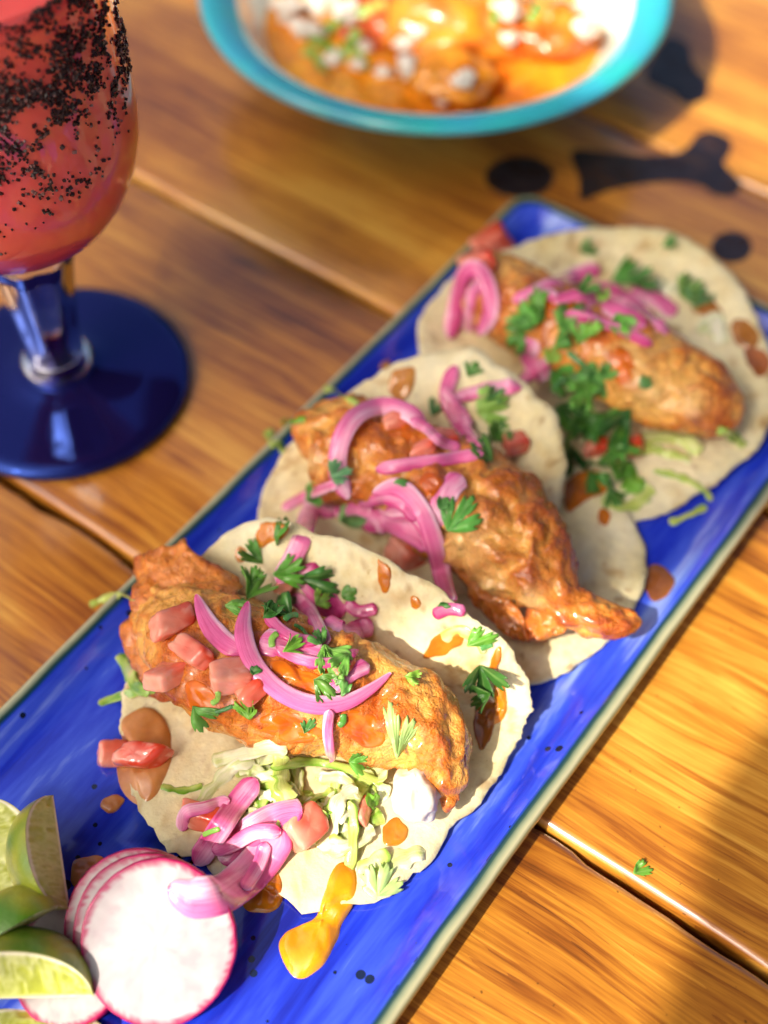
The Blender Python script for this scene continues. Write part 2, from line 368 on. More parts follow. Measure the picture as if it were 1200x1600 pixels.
# ------------------------------------------------------------------ tabletop
tab_c = UV(20, 12, -2.3)
th_ = math.pi / 2 + (math.pi / 2 - A0)        # local +X of a plank runs along EV
tabletop = empty('tabletop', tab_c); tabletop['kind'] = 'structure'
def plank(u0, u1, seed):
    w = u1 - u0; l0, l1 = -62.0, 78.0; r = .32; prof = []
    for k in range(6):
        a = k / 5 * math.pi / 2; prof.append((-w / 2 + r - r * math.cos(a), -r + r * math.sin(a)))
    prof = [(-w / 2, -2.2)] + prof + [(-x, z) for x, z in prof[::-1]] + [(w / 2, -2.2)]
    nx = 240; xs = np.linspace(l0, l1, nx); v = []
    for x in xs:
        for k, (y, z) in enumerate(prof):
            e = .10 * vnoise(np.array([x * .35, seed * 9.1, 0.]), 3) + .09 * vnoise(np.array([x * 1.1, seed * 3.1, 0.]), 5)
            e2 = .07 * vnoise(np.array([x * .35, seed * 5.7, 9.]), 3)
            v.append((x, y + (e if y < 0 else e2), z))
    v = np.array(v); n = len(prof); f = grid_faces(nx, n, cv=True)
    f += [tuple(range(n))[::-1], tuple((nx - 1) * n + i for i in range(n))]
    me = bpy.data.meshes.new('plank'); me.from_pydata([tuple(q * CM) for q in v], [], f); me.polygons.foreach_set('use_smooth', [True] * len(f)); me.materials.append(M['wood'])
    for k in (-1, -2): me.polygons[len(f) + k].use_smooth = False
    o = bpy.data.objects.new('plank', me); col.objects.link(o); o.parent = tabletop
    c = UV((u0 + u1) / 2, 0, 0); o.location = Vector((c - tab_c) * CM); o.rotation_euler = (0, 0, math.atan2(EV[1], EV[0]))
G = .14
seams = [-34.2, -18.1, -2.62, 12.9, 28.5, 44.0, 59.6, 75.0]
for i in range(len(seams) - 1): plank(seams[i] + G, seams[i + 1] - G, i)
q = [UV(u, v, z) for z in (-2.9, -2.35) for u, v in ((-34, -60), (75, -60), (75, 76), (-34, 76))]
mk('underlay_board', q, [(0, 3, 2, 1), (4, 5, 6, 7), (0, 1, 5, 4), (1, 2, 6, 5), (2, 3, 7, 6), (3, 0, 4, 7)], M['gap'], tabletop, smooth=False)
tb = [UV(u, v, 0) for u, v in ((-40, -62), (80, -62), (80, 78), (-40, 78))]
SURF.append((BVHTree.FromPolygons([tuple(x) for x in tb], [(0, 1, 2, 3)]), 'table', (-1e9, 1e9, -1e9, 1e9)))
def mark(pts, z=.03, n=48):
    o = closed(pts, n); top = np.array([P(x, y, z) for x, y in o]); bot = top.copy(); bot[:, 2] = z - .025
    v = np.vstack([top, bot]); f = [tuple(range(n))[::-1]] + [(i, (i + 1) % n, n + (i + 1) % n, n + i) for i in range(n)]
    mk('painted_mark', v, f, M['paint'], tabletop, smooth=False)
def ell(cx, cy, rx, ry, n=12): return [(cx + rx * math.cos(t), cy - ry * math.sin(t)) for t in np.linspace(0, 2 * math.pi, n, endpoint=False)]
mark(ell(812, 276, 54, 32))
mark([(893, 236), (950, 238), (1010, 243), (1060, 238), (1082, 222), (1090, 208), (1118, 205), (1143, 220), (1140, 240), (1130, 255), (1158, 285), (1150, 303), (1120, 306), (1100, 292), (1070, 284), (1020, 285), (960, 295), (908, 312), (906, 280)])
mark([(1040, 60), (1075, 70), (1082, 100), (1106, 130), (1100, 155), (1072, 162), (1050, 145), (1010, 120)])
mark(ell(1143, 386, 32, 24))

# ------------------------------------------------------------------ unseen net and canopy, outlined to shade the table (all above the frame)
M['canvas'] = plain('shade_canvas', (.14, .09, .06), .9)
def net_mat():
    m, nt, b = newmat('see_through_shade_net'); b.inputs['Base Color'].default_value = (.25, .2, .15, 1); b.inputs['Roughness'].default_value = .9
    t = nd(nt, 'ShaderNodeBsdfTransparent'); ms = nd(nt, 'ShaderNodeMixShader', i_0=.26); nt.links.new(b.outputs[0], ms.inputs[1]); nt.links.new(t.outputs[0], ms.inputs[2]); nt.links.new(ms.outputs[0], nt.nodes['Material Output'].inputs[0])  # transparent mix in place of a weave, lets part of the sun through
    return m
M['net'] = net_mat()
def slab(name, poly, z, thick, label, cat, mat='canvas'):
    """poly: outline of the shadow it throws on the table (cm); the slab itself hangs z above, up-sun"""
    k = z / SUN[2]; v = [np.array([x, y, 0]) + SUN * k for x, y in poly]; n = len(v); v = v + [q + np.array([0, 0, thick]) for q in v]
    f = [tuple(range(n))[::-1], tuple(range(n, 2 * n))] + [(i, (i + 1) % n, n + (i + 1) % n, n + i) for i in range(n)]
    return tag(mk(name, np.array(v), f, M[mat], smooth=False), label, cat)
def G2(px, py, z=.8): return tuple(P(px, py, z)[:2] - (SUN * z / SUN[2])[:2])
slab('added_shade_net', [G2(-300, 1780), G2(130, 1500), G2(330, 1310), G2(470, 1130), G2(640, 985), G2(860, 945), G2(1030, 925), G2(1200, 810), G2(1700, 640), G2(1500, 380), G2(1150, 300), G2(800, 190), G2(640, 110, 3.4), G2(400, 20, 3.4), G2(100, -60, 5), (-75, 70), (-80, 0)], 150, 2, 'added unseen shade net, shaped to dim a band of the table', 'blocker', 'net')  # added out of view, outline drawn from the shade band it should throw
slab('unseen_shade_canopy', [G2(1260, 1060, 0), G2(1180, 1140, 0), G2(1100, 1260, 0), G2(1080, 1400, 0), G2(1065, 1500, 0), G2(985, 1680, 0), (12, -60), (230, -60), (230, 195), (80, 195), (70, 60), (36, 0)], 120, 2, 'unseen dark canopy, shaped to shade the lower right of the table', 'canopy')  # out of view; edge and height set for the lower-right shadow

# ------------------------------------------------------------------ platter
def rrect(u0, u1, v0, v1, r, z, k=9):
    out = []
    for cu, cv, a0 in ((u1 - r, v1 - r, 0), (u0 + r, v1 - r, 90), (u0 + r, v0 + r, 180), (u1 - r, v0 + r, 270)):
        for i in range(k):
            a = math.radians(a0 + 90 * i / (k - 1)); out.append(UV(cu + r * math.cos(a), cv + r * math.sin(a), z))
    # densify the straight runs so that the hand-made edge can waver
    res = []
    for i in range(len(out)):
        a, b = out[i], out[(i + 1) % len(out)]; L = np.linalg.norm(b - a); m = 24 if i % k == k - 1 else 1
        for j in range(m): res.append(a + (b - a) * j / m)
    return np.array(res)
PU0, PU1, PV0, PV1 = -21.0, 21.4, -8.12, 8.28
def plate_loops(prof):
    v = []
    for d, z, rr in prof:
        l = rrect(PU0 + d, PU1 - d, PV0 + d, PV1 - d, rr, z)
        w = np.stack([vnoise(l * .22, 2), vnoise(l * .22, 4)], -1) * .05
        l[:, 0] += w[:, 0]; l[:, 1] += w[:, 1]; l[:, 2] += .05 * vnoise(l * .2, 9) * (z > .75)
        v.append(l)
    return np.vstack(v), len(v[0])
platter = empty('serving_platter', UV(0, 0, 0))
prof_in = [(.60, 1.06, .95), (.75, .98, .9), (1.0, .80, .85), (1.25, .65, .8), (1.6, .55, .7), (2.0, .51, .6), (2.6, .5, .5), (4.5, .48, .4), (7.9, .47, .1)]
v, n = plate_loops(prof_in); f = grid_faces(len(prof_in), n, cv=True) + [tuple((len(prof_in) - 1) * n + i for i in range(n))]
pa = np.repeat([.06, 0, 0, 0, 0, 0, 0, 0, 0], n) - .08
mk('dish', v, f, M['glaze'], platter, reg='plate', attrs={'prof': pa})
prof_r = [(.60, 1.06, .95), (.50, 1.11, .95), (.38, 1.14, 1.0), (.24, 1.13, 1.0), (.12, 1.06, 1.05), (.05, .94, 1.1), (.05, .80, 1.1), (.12, .6, 1.1), (.4, .35, 1.0), (1.0, .08, .9), (1.4, .0, .8), (1.8, .0, .7), (3.0, .06, .5), (7.9, .06, .1)]
v, n = plate_loops(prof_r); f = grid_faces(len(prof_r), n, cv=True) + [tuple((len(prof_r) - 1) * n + i for i in range(n))]
pa = np.repeat(np.array([.10, .22, .34, .45, .55, .66, .76, .85, .9, .9, .9, .9, .9, .9]) - .06, n)
mk('rim', v, f, M['glaze'], platter, reg='plate', attrs={'prof': pa})
tag(platter, 'long rectangular blue glazed platter with olive rim under the tacos', 'platter')

# ------------------------------------------------------------------ tortillas
T_LIGHT, T_MID, T_TOAST = lin('ece4c0'), lin('dfd19a'), lin('bb8f4e')
def tort_col(v, seed, edge, spots=()):
    n1 = fbm(v * .45 + seed * 7, 4, 1); n2 = fbm(v * 1.7 + seed, 4, 5); n3 = fbm(v * 7., 3, 8)
    c = mix(T_LIGHT, T_MID, np.clip(.45 + .55 * n1 + .2 * n3, 0, 1)[:, None])
    t = ss(.35, .95, n2 + .35 * n1) * .55
    c = c * (1 - t[:, None]) + T_TOAST * t[:, None]
    t2 = ss(.62, 1.0, fbm(v * 2.6 + seed * 3, 3, 21) + .3 * n1) * .6
    c = c * (1 - t2[:, None]) + lin('96622c') * t2[:, None]
    c = c * (1 - .12 * edge[:, None]) 
    return c
def tortilla(name, S, seed, reg, label, thick=.16, nflip=False):
    nr, ns = S.shape[:2]
    dr = np.gradient(S, axis=0); dt = np.roll(S, -1, 1) - np.roll(S, 1, 1)
    N = nrm(np.cross(dr, dt)); N[0] = N[2].mean(0); N[-1] = N[-2]; N = nrm(gsm(N, 1))
    if N[:3].mean((0, 1))[2] < 0: N = -N
    S = S + N * (.09 * fbm(S * .55 + seed, 2, 3) + .04 * fbm(S * 1.3 + seed, 3, 13) + .022 * fbm(S * 4.5 + seed, 2, 30))[..., None]
    e = np.zeros((nr, ns)); e[-1] = 1; e[-2] = .7; e[-3] = .3
    top = S + N * (thick / 2 * np.sqrt(np.clip(1 - np.where(e == 1, .75, e * .4), 0, 1)))[..., None]
    bot = S - N * (thick / 2 * np.sqrt(np.clip(1 - np.where(e == 1, .75, e * .4), 0, 1)))[..., None]
    v = np.vstack([top.reshape(-1, 3), bot.reshape(-1, 3)]); k = nr * ns
    f1 = grid_faces(nr, ns, cv=True)
    f = f1 + [tuple(k + i for i in q[::-1]) for q in f1]
    for j in range(ns):
        a, b = (nr - 1) * ns + j, (nr - 1) * ns + (j + 1) % ns
        f.append((a, k + a, k + b, b))
    c = tort_col(v, seed, np.r_[e.ravel(), e.ravel()])
    o = mk(name, v, f, M['tortilla'], colr=c, reg=reg)
    tag(o, label, 'tortilla'); return o
def folded(near, crease, top, seed, reg, label, ns=260, nr=34):
    """three rails in world space that meet at both ends -> bent disc, resampled to a polar sheet"""
    m = 61
    a = (1 - np.cos(np.linspace(0, math.pi, m))) / 2
    def rail(r):
        p = np.array([P(*q) for q in r]); s = spline(p, 400); L = np.r_[0, np.cumsum(np.linalg.norm(np.diff(s, axis=0), axis=1))]; L /= L[-1]
        return np.stack([np.interp(a, L, s[:, i]) for i in range(3)], -1)
    Nn, Cc, Tt = rail(near), rail(crease), rail(top)
    ctrl = np.stack([Nn, mix(Nn, Cc, .35), mix(Nn, Cc, .75), mix(Nn, Cc, 1.06), mix(Cc, Tt, .12) , mix(Cc, Tt, .38), mix(Cc, Tt, .7), Tt])   # 8 x m x 3
    tt = np.linspace(0, 1, 81); B = np.zeros((81, 8)); kn = np.r_[0, 0, 0, np.linspace(0, 1, 6), 1, 1, 1]
    def bas(i, k, t):
        if k == 0: return ((kn[i] <= t) & ((t < kn[i + 1]) | ((t == 1) & (kn[i + 1] == 1) & (kn[i] < 1)))).astype(float)
        r = 0
        if kn[i + k] > kn[i]: r = r + (t - kn[i]) / (kn[i + k] - kn[i]) * bas(i, k - 1, t)
        if kn[i + k + 1] > kn[i + 1]: r = r + (kn[i + k + 1] - t) / (kn[i + k + 1] - kn[i + 1]) * bas(i + 1, k - 1, t)
        return r
    for i in range(8): B[:, i] = bas(i, 3, tt)
    G_ = np.einsum('ti,imc->tmc', B, ctrl)            # 81 x m x 3 (t across, m along)
    # sample polar: disc coords (x along a, y across)
    th = np.linspace(0, 2 * math.pi, ns, endpoint=False); rr = np.linspace(0.001, 1, nr) ** .8
    wob = 1 - .012 * (1 + vnoise(np.stack([np.cos(th) * 9, np.sin(th) * 9, th * 0 + seed], -1), 4)) - .005 * (1 + vnoise(np.stack([np.cos(th) * 18, np.sin(th) * 18, th * 0 + seed], -1), 6)) - .005 * (1 + vnoise(np.stack([np.cos(th) * 45, np.sin(th) * 45, th * 0 + seed], -1), 7))
    X = rr[:, None] * np.cos(th) * np.where(rr[:, None] > .9, wob, wob); Y = rr[:, None] * np.sin(th) * wob
    X = np.clip(X, -.999, .999)
    ai = (X + 1) / 2                                  # matches a = (1-cos)/2
    ia = np.arccos(1 - 2 * np.clip(ai, 0, 1)) / math.pi * (m - 1)
    half = np.sqrt(np.clip(1 - X ** 2, 1e-6, 1)); it = (np.clip(Y / half, -1, 1) + 1) / 2 * 80
    i0 = np.clip(it.astype(int), 0, 79); j0 = np.clip(ia.astype(int), 0, m - 2); fi = (it - i0)[..., None]; fj = (ia - j0)[..., None]
    S = (G_[i0, j0] * (1 - fi) + G_[i0 + 1, j0] * fi) * (1 - fj) + (G_[i0, j0 + 1] * (1 - fi) + G_[i0 + 1, j0 + 1] * fi) * fj
    return tortilla('corn_tortilla', S, seed, reg, label)
def disc_from(outline, c, seed, reg, label, sag=0.0, ns=260, nr=30):
    w = np.array([P(*q) for q in outline]); o = closed(w, ns); C0 = P(*c)
    rr = np.linspace(0.001, 1, nr) ** .85
    th = np.linspace(0, 2 * math.pi, ns, endpoint=False)
    wob = 1 - .01 * (1 + vnoise(np.stack([np.cos(th) * 9, np.sin(th) * 9, th * 0 + seed], -1), 4)) - .005 * (1 + vnoise(np.stack([np.cos(th) * 18, np.sin(th) * 18, th * 0 + seed], -1), 6)) - .005 * (1 + vnoise(np.stack([np.cos(th) * 45, np.sin(th) * 45, th * 0 + seed], -1), 7))
    o = C0 + (o - C0) * wob[:, None]
    S = C0 + (o - C0)[None] * rr[:, None, None]
    S[..., 2] = C0[2] + (o[:, 2] - C0[2])[None] * (rr[:, None] ** 2.4)
    return tortilla('corn_tortilla', S, seed, reg, label)
# open tortilla at the far end, lying over the far rim
disc_from([(645, 532, 1.5), (668, 470, 1.9), (712, 425, 2.0), (800, 382, 2.0), (900, 356, 2.0), (1000, 350, 2.05), (1080, 372, 2.05), (1150, 428, 1.9), (1198, 520, 1.7), (1216, 600, 1.45), (1198, 690, 1.0), (1110, 768, .72), (1010, 815, .66), (900, 810, .64), (770, 740, .66), (675, 630, .9)],
          (930, 590, .72), 3, 't3', 'open flat corn tortilla lying over the far rim of the platter')
disc_from([(1013, 860, .75), (1003, 935, .72), (945, 1012, .7), (850, 1070, .7), (740, 1085, .68), (620, 1040, .68), (560, 950, .68), (590, 840, .7), (690, 770, .7), (800, 730, .74), (900, 722, .8), (965, 765, .8)],
          (790, 905, .68), 5, 't2b', 'flat corn tortilla lying beneath the middle taco, sauce smear near its edge')
folded([(400, 785, 1.1), (400, 850, .95), (450, 900, .95), (540, 930, .95), (650, 945, .95), (760, 930, .95), (830, 890, 1.0), (868, 815, 1.25)],
       [(400, 785, 1.1), (450, 780, .95), (540, 775, .92), (640, 790, .92), (740, 815, .95), (820, 830, 1.0), (868, 815, 1.25)],
       [(400, 785, 1.1), (425, 725, 1.7), (470, 665, 2.4), (530, 610, 3.1), (610, 562, 3.8), (700, 532, 4.2), (790, 555, 4.1), (858, 615, 3.6), (890, 690, 2.8), (888, 760, 1.9), (868, 815, 1.25)],
       8, 't2', 'folded corn tortilla of the middle taco, its flap standing behind the fish')
folded([(182, 1090, .95), (186, 1180, .75), (206, 1265, .72), (250, 1328, .72), (350, 1400, .72), (480, 1441, .72), (565, 1434, .72), (650, 1384, .74), (722, 1300, .78), (800, 1200, .9), (838, 1112, 1.5)],
       [(182, 1090, .95), (280, 1050, .8), (400, 1045, .78), (540, 1070, .78), (680, 1100, .85), (770, 1110, 1.05), (838, 1112, 1.5)],
       [(182, 1090, .95), (220, 1000, 1.6), (262, 920, 2.5), (318, 852, 3.4), (390, 800, 4.1), (500, 822, 4.5), (640, 880, 4.5), (740, 950, 4.0), (805, 1010, 3.1), (834, 1060, 2.2), (838, 1112, 1.5)],
       12, 't1', 'folded corn tortilla of the taco beside the radish slices')

# ------------------------------------------------------------------ fried fish
B_GOLD, B_OR, B_BRN, B_DK = lin('ecb055'), lin('d27c24'), lin('a8501c'), lin('6e3014')
SAUCE = lin('d97a1c')
def fish(spine, seed, reg, label, flat=.86, sauce=(), gold=(), pale=0., brown_tip=1., rough=1.0):
    sp = np.array([[*P(x, y, z), r] for x, y, z, r in spine]); ns, na = 150, 110
    c = spline(sp, ns); pos, rad = c[:, :3], np.maximum(c[:, 3], .05)
    t = np.linspace(0, 1, ns)
    cap = np.sqrt(np.clip(1 - np.clip(1 - t / .05, 0, 1) ** 2, 0, 1)) * np.sqrt(np.clip(1 - np.clip(1 - (1 - t) / .04, 0, 1) ** 2, 0, 1))
    rad = rad * np.maximum(cap, .02)
    T = nrm(np.gradient(pos, axis=0)); Z = np.array([0, 0, 1.0]); W = nrm(np.cross(T, Z)); N = np.cross(W, T)
    th = np.linspace(0, 2 * math.pi, na, endpoint=False)
    D = W[:, None] * np.cos(th)[None, :, None] + N[:, None] * (np.sin(th) * flat)[None, :, None]
    V = pos[:, None] + D * rad[:, None, None]
    Dn = nrm(D)
    q = V + seed * 11.3
    amp = np.minimum(rad, 1.6)[:, None]
    big = fbm(q * .55, 2, seed); mid = ridged(q * .95 + .4 * fbm(q * 1.5, 2, seed + 9)[..., None], 2, seed + 3); fine = fbm(q * 4.2, 3, seed + 5); cr = ridged(q * 2.6, 2, seed + 31)
    bl = ss(.15, .75, vnoise(q * 2.1, seed + 61)) * .09
    disp = amp * (.18 * big + .10 * (mid - .6)) * rough + .03 * (cr - .5) * rough + .02 * fine + bl * rough * (.4 + .6 * (big < .1))
    V = V + Dn * disp[..., None]
    v = V.reshape(-1, 3)
    f = grid_faces(ns, na, cv=True) + [tuple(range(na))[::-1], tuple((ns - 1) * na + i for i in range(na))]
    h = (mid - .6) * .55 + bl * 3.5 + big * .45 + .22 * fine + .1 * cr - .15
    tt = np.repeat(t, na)
    hb = h.reshape(-1) + brown_tip * ss(.72, 1., tt) * .45 - pale
    cc = mix(B_GOLD, B_OR, ss(-.35, .35, hb)[:, None]); cc = mix(cc, B_BRN, ss(.25, .85, hb)[:, None]); cc = mix(cc, B_DK, ss(.85, 1.5, hb)[:, None] * .8)
    for gx, gy, gr in gold:
        g = hit_on(v, gx, gy); w = np.exp(-((v - g) ** 2).sum(1) / (2 * gr * gr)) * .85
        cc = mix(cc, lin('edc67c'), w[:, None])
    for sx, sy, sr in sauce:
        g = hit_on(v, sx, sy); w = np.exp(-((v - g) ** 2).sum(1) / (2 * sr * sr)); w = ss(.25, .75, w + .25 * fbm(v * 2.2, 3, 77))
        cc = mix(cc, mix(SAUCE, lin('c25a14'), np.clip(.5 + fbm(v * 2., 2, 44), 0, 1)[:, None]), w[:, None] * .85)
    o = empty('battered_fish', [pos[:, 0].mean(), pos[:, 1].mean(), v[:, 2].min()])
    mk('batter_crust', v, f, M['batter'], o, colr=cc, reg=reg)
    tag(o, label, 'fried fish'); return o
def hit_on(v, px, py):
    x, y = proj(v); d = (x - px) ** 2 + (y - py) ** 2; k = np.argsort(d)[:40]
    return v[k[np.argmin(((v[k] - CAM) ** 2).sum(1))]]
def crust_flap(o, pts, seed, reg, thick=.16, ragged=.35):
    """a ruffled sheet of batter that fried loose from the fillet: outline pixel+height"""
    w = np.array([P(*q) for q in pts]); ns = 120; nr = 18; ol = closed(w, ns); C0 = ol.mean(0)
    th = np.arange(ns) / ns * 2 * math.pi
    rag = 1 + ragged * (.38 * fbm(np.stack([np.cos(th) * 1.6, np.sin(th) * 1.6, th * 0 + seed], -1), 2, 8, .5) + .10 * fbm(np.stack([np.cos(th) * 6, np.sin(th) * 6, th * 0 + seed], -1), 2, 9, .6))
    ol = C0 + (ol - C0) * rag[:, None]
    rr = np.linspace(.001, 1, nr); S = C0 + (ol - C0)[None] * rr[:, None, None]
    n0 = nrm(np.cross(w[len(w) // 3] - w[0], w[2 * len(w) // 3] - w[0])); n0 = n0 if n0 @ (CAM - C0) > 0 else -n0
    S = S + n0 * ((.22 * fbm(S * 1.1 + seed, 3, 12) * (.3 + rr[:, None]) + .07 * ridged(S * 2.4 + seed, 2, 14)))[..., None]
    tk = thick * np.sqrt(np.clip(1.02 - rr ** 4, 0, 1))[:, None, None]
    v = np.vstack([(S + n0 * tk).reshape(-1, 3), (S - n0 * tk).reshape(-1, 3)]); k = nr * ns
    f1 = grid_faces(nr, ns, cv=True); f = f1 + [tuple(k + i for i in q[::-1]) for q in f1]
    for j in range(ns):
        a, b = (nr - 1) * ns + j, (nr - 1) * ns + (j + 1) % ns; f.append((a, k + a, k + b, b))
    r2 = np.r_[np.repeat(rr, ns), np.repeat(rr, ns)]
    h = .5 * fbm(v * 1.6 + seed, 3, 5) + ss(.6, 1, r2) * .7 + .25 * fbm(v * 5, 2, 6)
    cc = mix(lin('d98a3c'), B_OR, ss(-.2, .4, h)[:, None]); cc = mix(cc, B_BRN, ss(.4, 1.1, h)[:, None])
    mk('loose_crust', v, f, M['batter'], o, colr=cc, reg=reg)

fish([(728, 425, 2.5, 1.0), (770, 450, 2.6, 1.5), (850, 500, 2.7, 1.65), (930, 545, 2.7, 1.75), (1010, 585, 2.6, 1.75), (1080, 615, 2.4, 1.6), (1135, 638, 2.1, 1.1), (1160, 645, 1.9, .5)],
     21, 'f3', 'golden battered fish piece on the open tortilla by the far rim', sauce=[(860, 440, .9), (940, 500, .8), (760, 470, .8), (960, 560, .5)], gold=[(1010, 620, .6), (985, 545, .5), (1085, 620, .4)], pale=.08, rough=.8)
f2 = fish([(470, 710, 2.5, 1.0), (505, 690, 2.8, 1.6), (580, 712, 3.0, 1.9), (660, 755, 3.0, 2.0), (740, 800, 2.9, 2.0), (802, 852, 2.7, 1.75), (850, 905, 2.5, 1.25), (888, 945, 2.4, .66), (930, 963, 2.3, .72), (972, 970, 2.2, .58), (1004, 972, 2.1, .28)],
     34, 'f2', 'dark crusted battered fish in the middle taco, with a narrow twisted tail', sauce=[(640, 690, .7), (590, 660, .5), (690, 740, .5), (540, 770, .5)], gold=[(720, 860, .7), (490, 730, .35), (760, 910, .45), (830, 940, .3)], pale=-.25, rough=1.45)
f1 = fish([(262, 925, 2.2, 1.2), (300, 985, 2.6, 1.85), (370, 1040, 2.8, 2.1), (460, 1070, 2.85, 2.1), (550, 1090, 2.75, 1.95), (620, 1115, 2.6, 1.7), (670, 1155, 2.3, 1.35), (692, 1205, 1.9, 1.0), (700, 1250, 1.5, .55)],
     47, 'f1', 'battered fish beside the lettuce, its broken tip showing white flesh', sauce=[(330, 1100, .8), (430, 1120, .9), (560, 1130, .9), (500, 1060, .9), (600, 1090, .6), (270, 1000, .8), (420, 1010, 1.0)], gold=[(600, 1150, .4)], pale=.12)
crust_flap(f1, [(212, 895, 2.6), (225, 868, 2.9), (262, 850, 3.2), (292, 842, 3.4), (310, 870, 3.5), (352, 886, 3.6), (372, 905, 3.7), (352, 960, 3.9), (300, 985, 3.8), (248, 985, 3.2), (215, 945, 2.7)], 5, 'f1')
crust_flap(f1, [(196, 975, 1.9), (215, 958, 2.2), (252, 962, 2.8), (300, 1000, 3.3), (300, 1060, 2.8), (262, 1092, 1.9), (232, 1078, 1.5), (210, 1030, 1.5)], 9, 'f1', ragged=.25)
crust_flap(f1, [(655, 1080, 3.0), (690, 1090, 2.9), (718, 1130, 2.4), (722, 1180, 2.1), (712, 1255, 1.5), (690, 1262, 1.4), (678, 1210, 2.0), (660, 1140, 2.9)], 13, 'f1', ragged=.3)
crust_flap(f2, [(820, 955, 1.9), (850, 930, 2.2), (890, 945, 2.2), (880, 985, 1.8), (845, 1003, 1.4), (820, 995, 1.4)], 17, 'f2', ragged=.4)
crust_flap(f2, [(700, 870, 1.8), (740, 880, 2.0), (800, 945, 1.9), (822, 1000, 1.3), (790, 985, 1.2), (730, 930, 1.2)], 19, 'f2', ragged=.5)
def lump(name, c, r, mat, colr, parent=None, seed=0, sc=(1, 1, 1), reg=None, amp=.2, fr=1.2, n=28, rot=None):
    th = np.linspace(0, math.pi, n); ph = np.linspace(0, 2 * math.pi, 2 * n, endpoint=False)
    D = np.stack([np.sin(th)[:, None] * np.cos(ph), np.sin(th)[:, None] * np.sin(ph), np.cos(th)[:, None] + ph * 0], -1)
    R = r * (1 + amp * fbm(D * fr + seed * 3.7, 3, seed)); V = D * R[..., None] * np.array(sc)
    V = V.reshape(-1, 3)
    if rot is not None: V = V @ np.array(rot).T
    v = V + c
    cc = colr(v) if callable(colr) else np.tile(colr, (len(v), 1))
    return mk(name, v, grid_faces(n, 2 * n, cv=True), mat, parent, colr=cc, reg=reg)
lump('white_flesh', P(650, 1240, 1.75), 1.0, M['flesh'], lambda v: mix(lin('ece6da'), lin('dcccb0'), np.clip(.4 + .6 * fbm(v * 3, 2, 1), 0, 1)[:, None]), f1, 4, (.75, .95, .9), 'f1', .16, 2.2)

# ------------------------------------------------------------------ ribbons (onion, lettuce, stems)
def ribbon(name, path, w, th, mat, colfn, lift=.06, n=44, arch=.15, humps=(), twist=0., taper=(.25, .25), parent=None, reg=None, smooth=3, wav=0., skip=(), sq=2.6, seed=0, conform=True, float_=0.):
    px = spline([(a, b) for a, b in path], n); H_ = [hit(x, y, skip) for x, y in px]
    dep = np.array([h[2] for h in H_]); nn = np.array([h[1] for h in H_])
    k = 2; dm = np.array([dep[max(0, i - k):i + k + 1].min() for i in range(n)]); dm = gsm(dm, smooth)
    t = np.linspace(0, 1, n)
    up = np.zeros(n) + lift + th * .5 + float_
    for c, s, a in humps: up += a * np.exp(-((t - c) / s) ** 2)
    X = np.array([CAM + ray(*px[i]) * (dm[i] - up[i]) for i in range(n)])
    X = gsm(X, 1)
    T = nrm(np.gradient(X, axis=0)); view = nrm(CAM - X)
    N = nrm(gsm(nrm(nn), max(smooth, 3)) * .7 + view * .6 + np.array([0, 0, .3]))
    if twist:
        a = twist * np.sin(t * math.pi * 1.3 + seed) if not isinstance(twist, tuple) else np.interp(t, np.linspace(0, 1, len(twist)), twist)
        W0 = nrm(np.cross(T, N)); N = nrm(N * np.cos(a)[:, None] + W0 * np.sin(a)[:, None])
    W = nrm(np.cross(T, N)); N = np.cross(W, T)
    wc = w * dm / FPX
    tp = np.minimum(1, np.sqrt(np.clip(t / max(taper[0], 1e-3), 0, 1)) * 1.0) * np.minimum(1, np.sqrt(np.clip((1 - t) / max(taper[1], 1e-3), 0, 1)))
    tp = np.maximum(tp, .12)
    m = 18; a = np.linspace(0, 2 * math.pi, m, endpoint=False)
    cx = np.sign(np.cos(a)) * np.abs(np.cos(a)) ** (2 / sq); sy = np.sign(np.sin(a)) * np.abs(np.sin(a)) ** (2 / sq)
    wv = 1 + wav * vnoise(np.stack([t * 9, t * 0 + seed, t * 0], -1), 2)
    V = X[:, None] + W[:, None] * (cx[None] * (wc * tp * wv)[:, None] / 2)[..., None] + N[:, None] * (sy[None] * th / 2 * np.maximum(tp, .35)[:, None] + arch * (.5 - cx[None] ** 2) * (wc * tp)[:, None])[..., None]
    if wav: V = V + N[:, None] * (wav * .35 * vnoise(np.stack([t[:, None] * 7 + 0 * cx, cx[None] * .8 + 0 * t[:, None], np.full((n, m), seed * 1.7)], -1), 5))[..., None] * (wc[:, None, None])
    s = np.broadcast_to(cx, (n, m)); tt = np.broadcast_to(t[:, None], (n, m)); top = np.broadcast_to(sy, (n, m))
    v = V.reshape(-1, 3); f = grid_faces(n, m, cv=True) + [tuple(range(m))[::-1], tuple((n - 1) * m + i for i in range(m))]
    return mk(name, v, f, mat, parent, colr=colfn(s.ravel(), tt.ravel(), top.ravel(), v), reg=reg, attrs={'rs': (s + .3 * top).ravel(), 'rt': tt.ravel() * len(path) * .6})
def onion_col(seed, deep=.5):
    def fn(s, t, top, v):
        st = fbm(np.stack([s * 5 + seed, t * 1.3 + seed * 3, 0 * s + seed], -1), 3, 7)
        a, b, c = lin('f1bfd2'), lin('de6da2'), lin('b8246e')
        k = np.clip(.18 + deep * .8 + .45 * st + .28 * s * (1 if int(seed * 10) % 2 else -1) - .2 * (top < 0), 0, 1)
        r = mix(a, b, ss(0, .6, k)[:, None]); r = mix(r, c, ss(.62, 1.15, k + .35 * ss(.88, 1, np.abs(2 * t - 1)))[:, None])
        return r
    return fn
ONI = 0
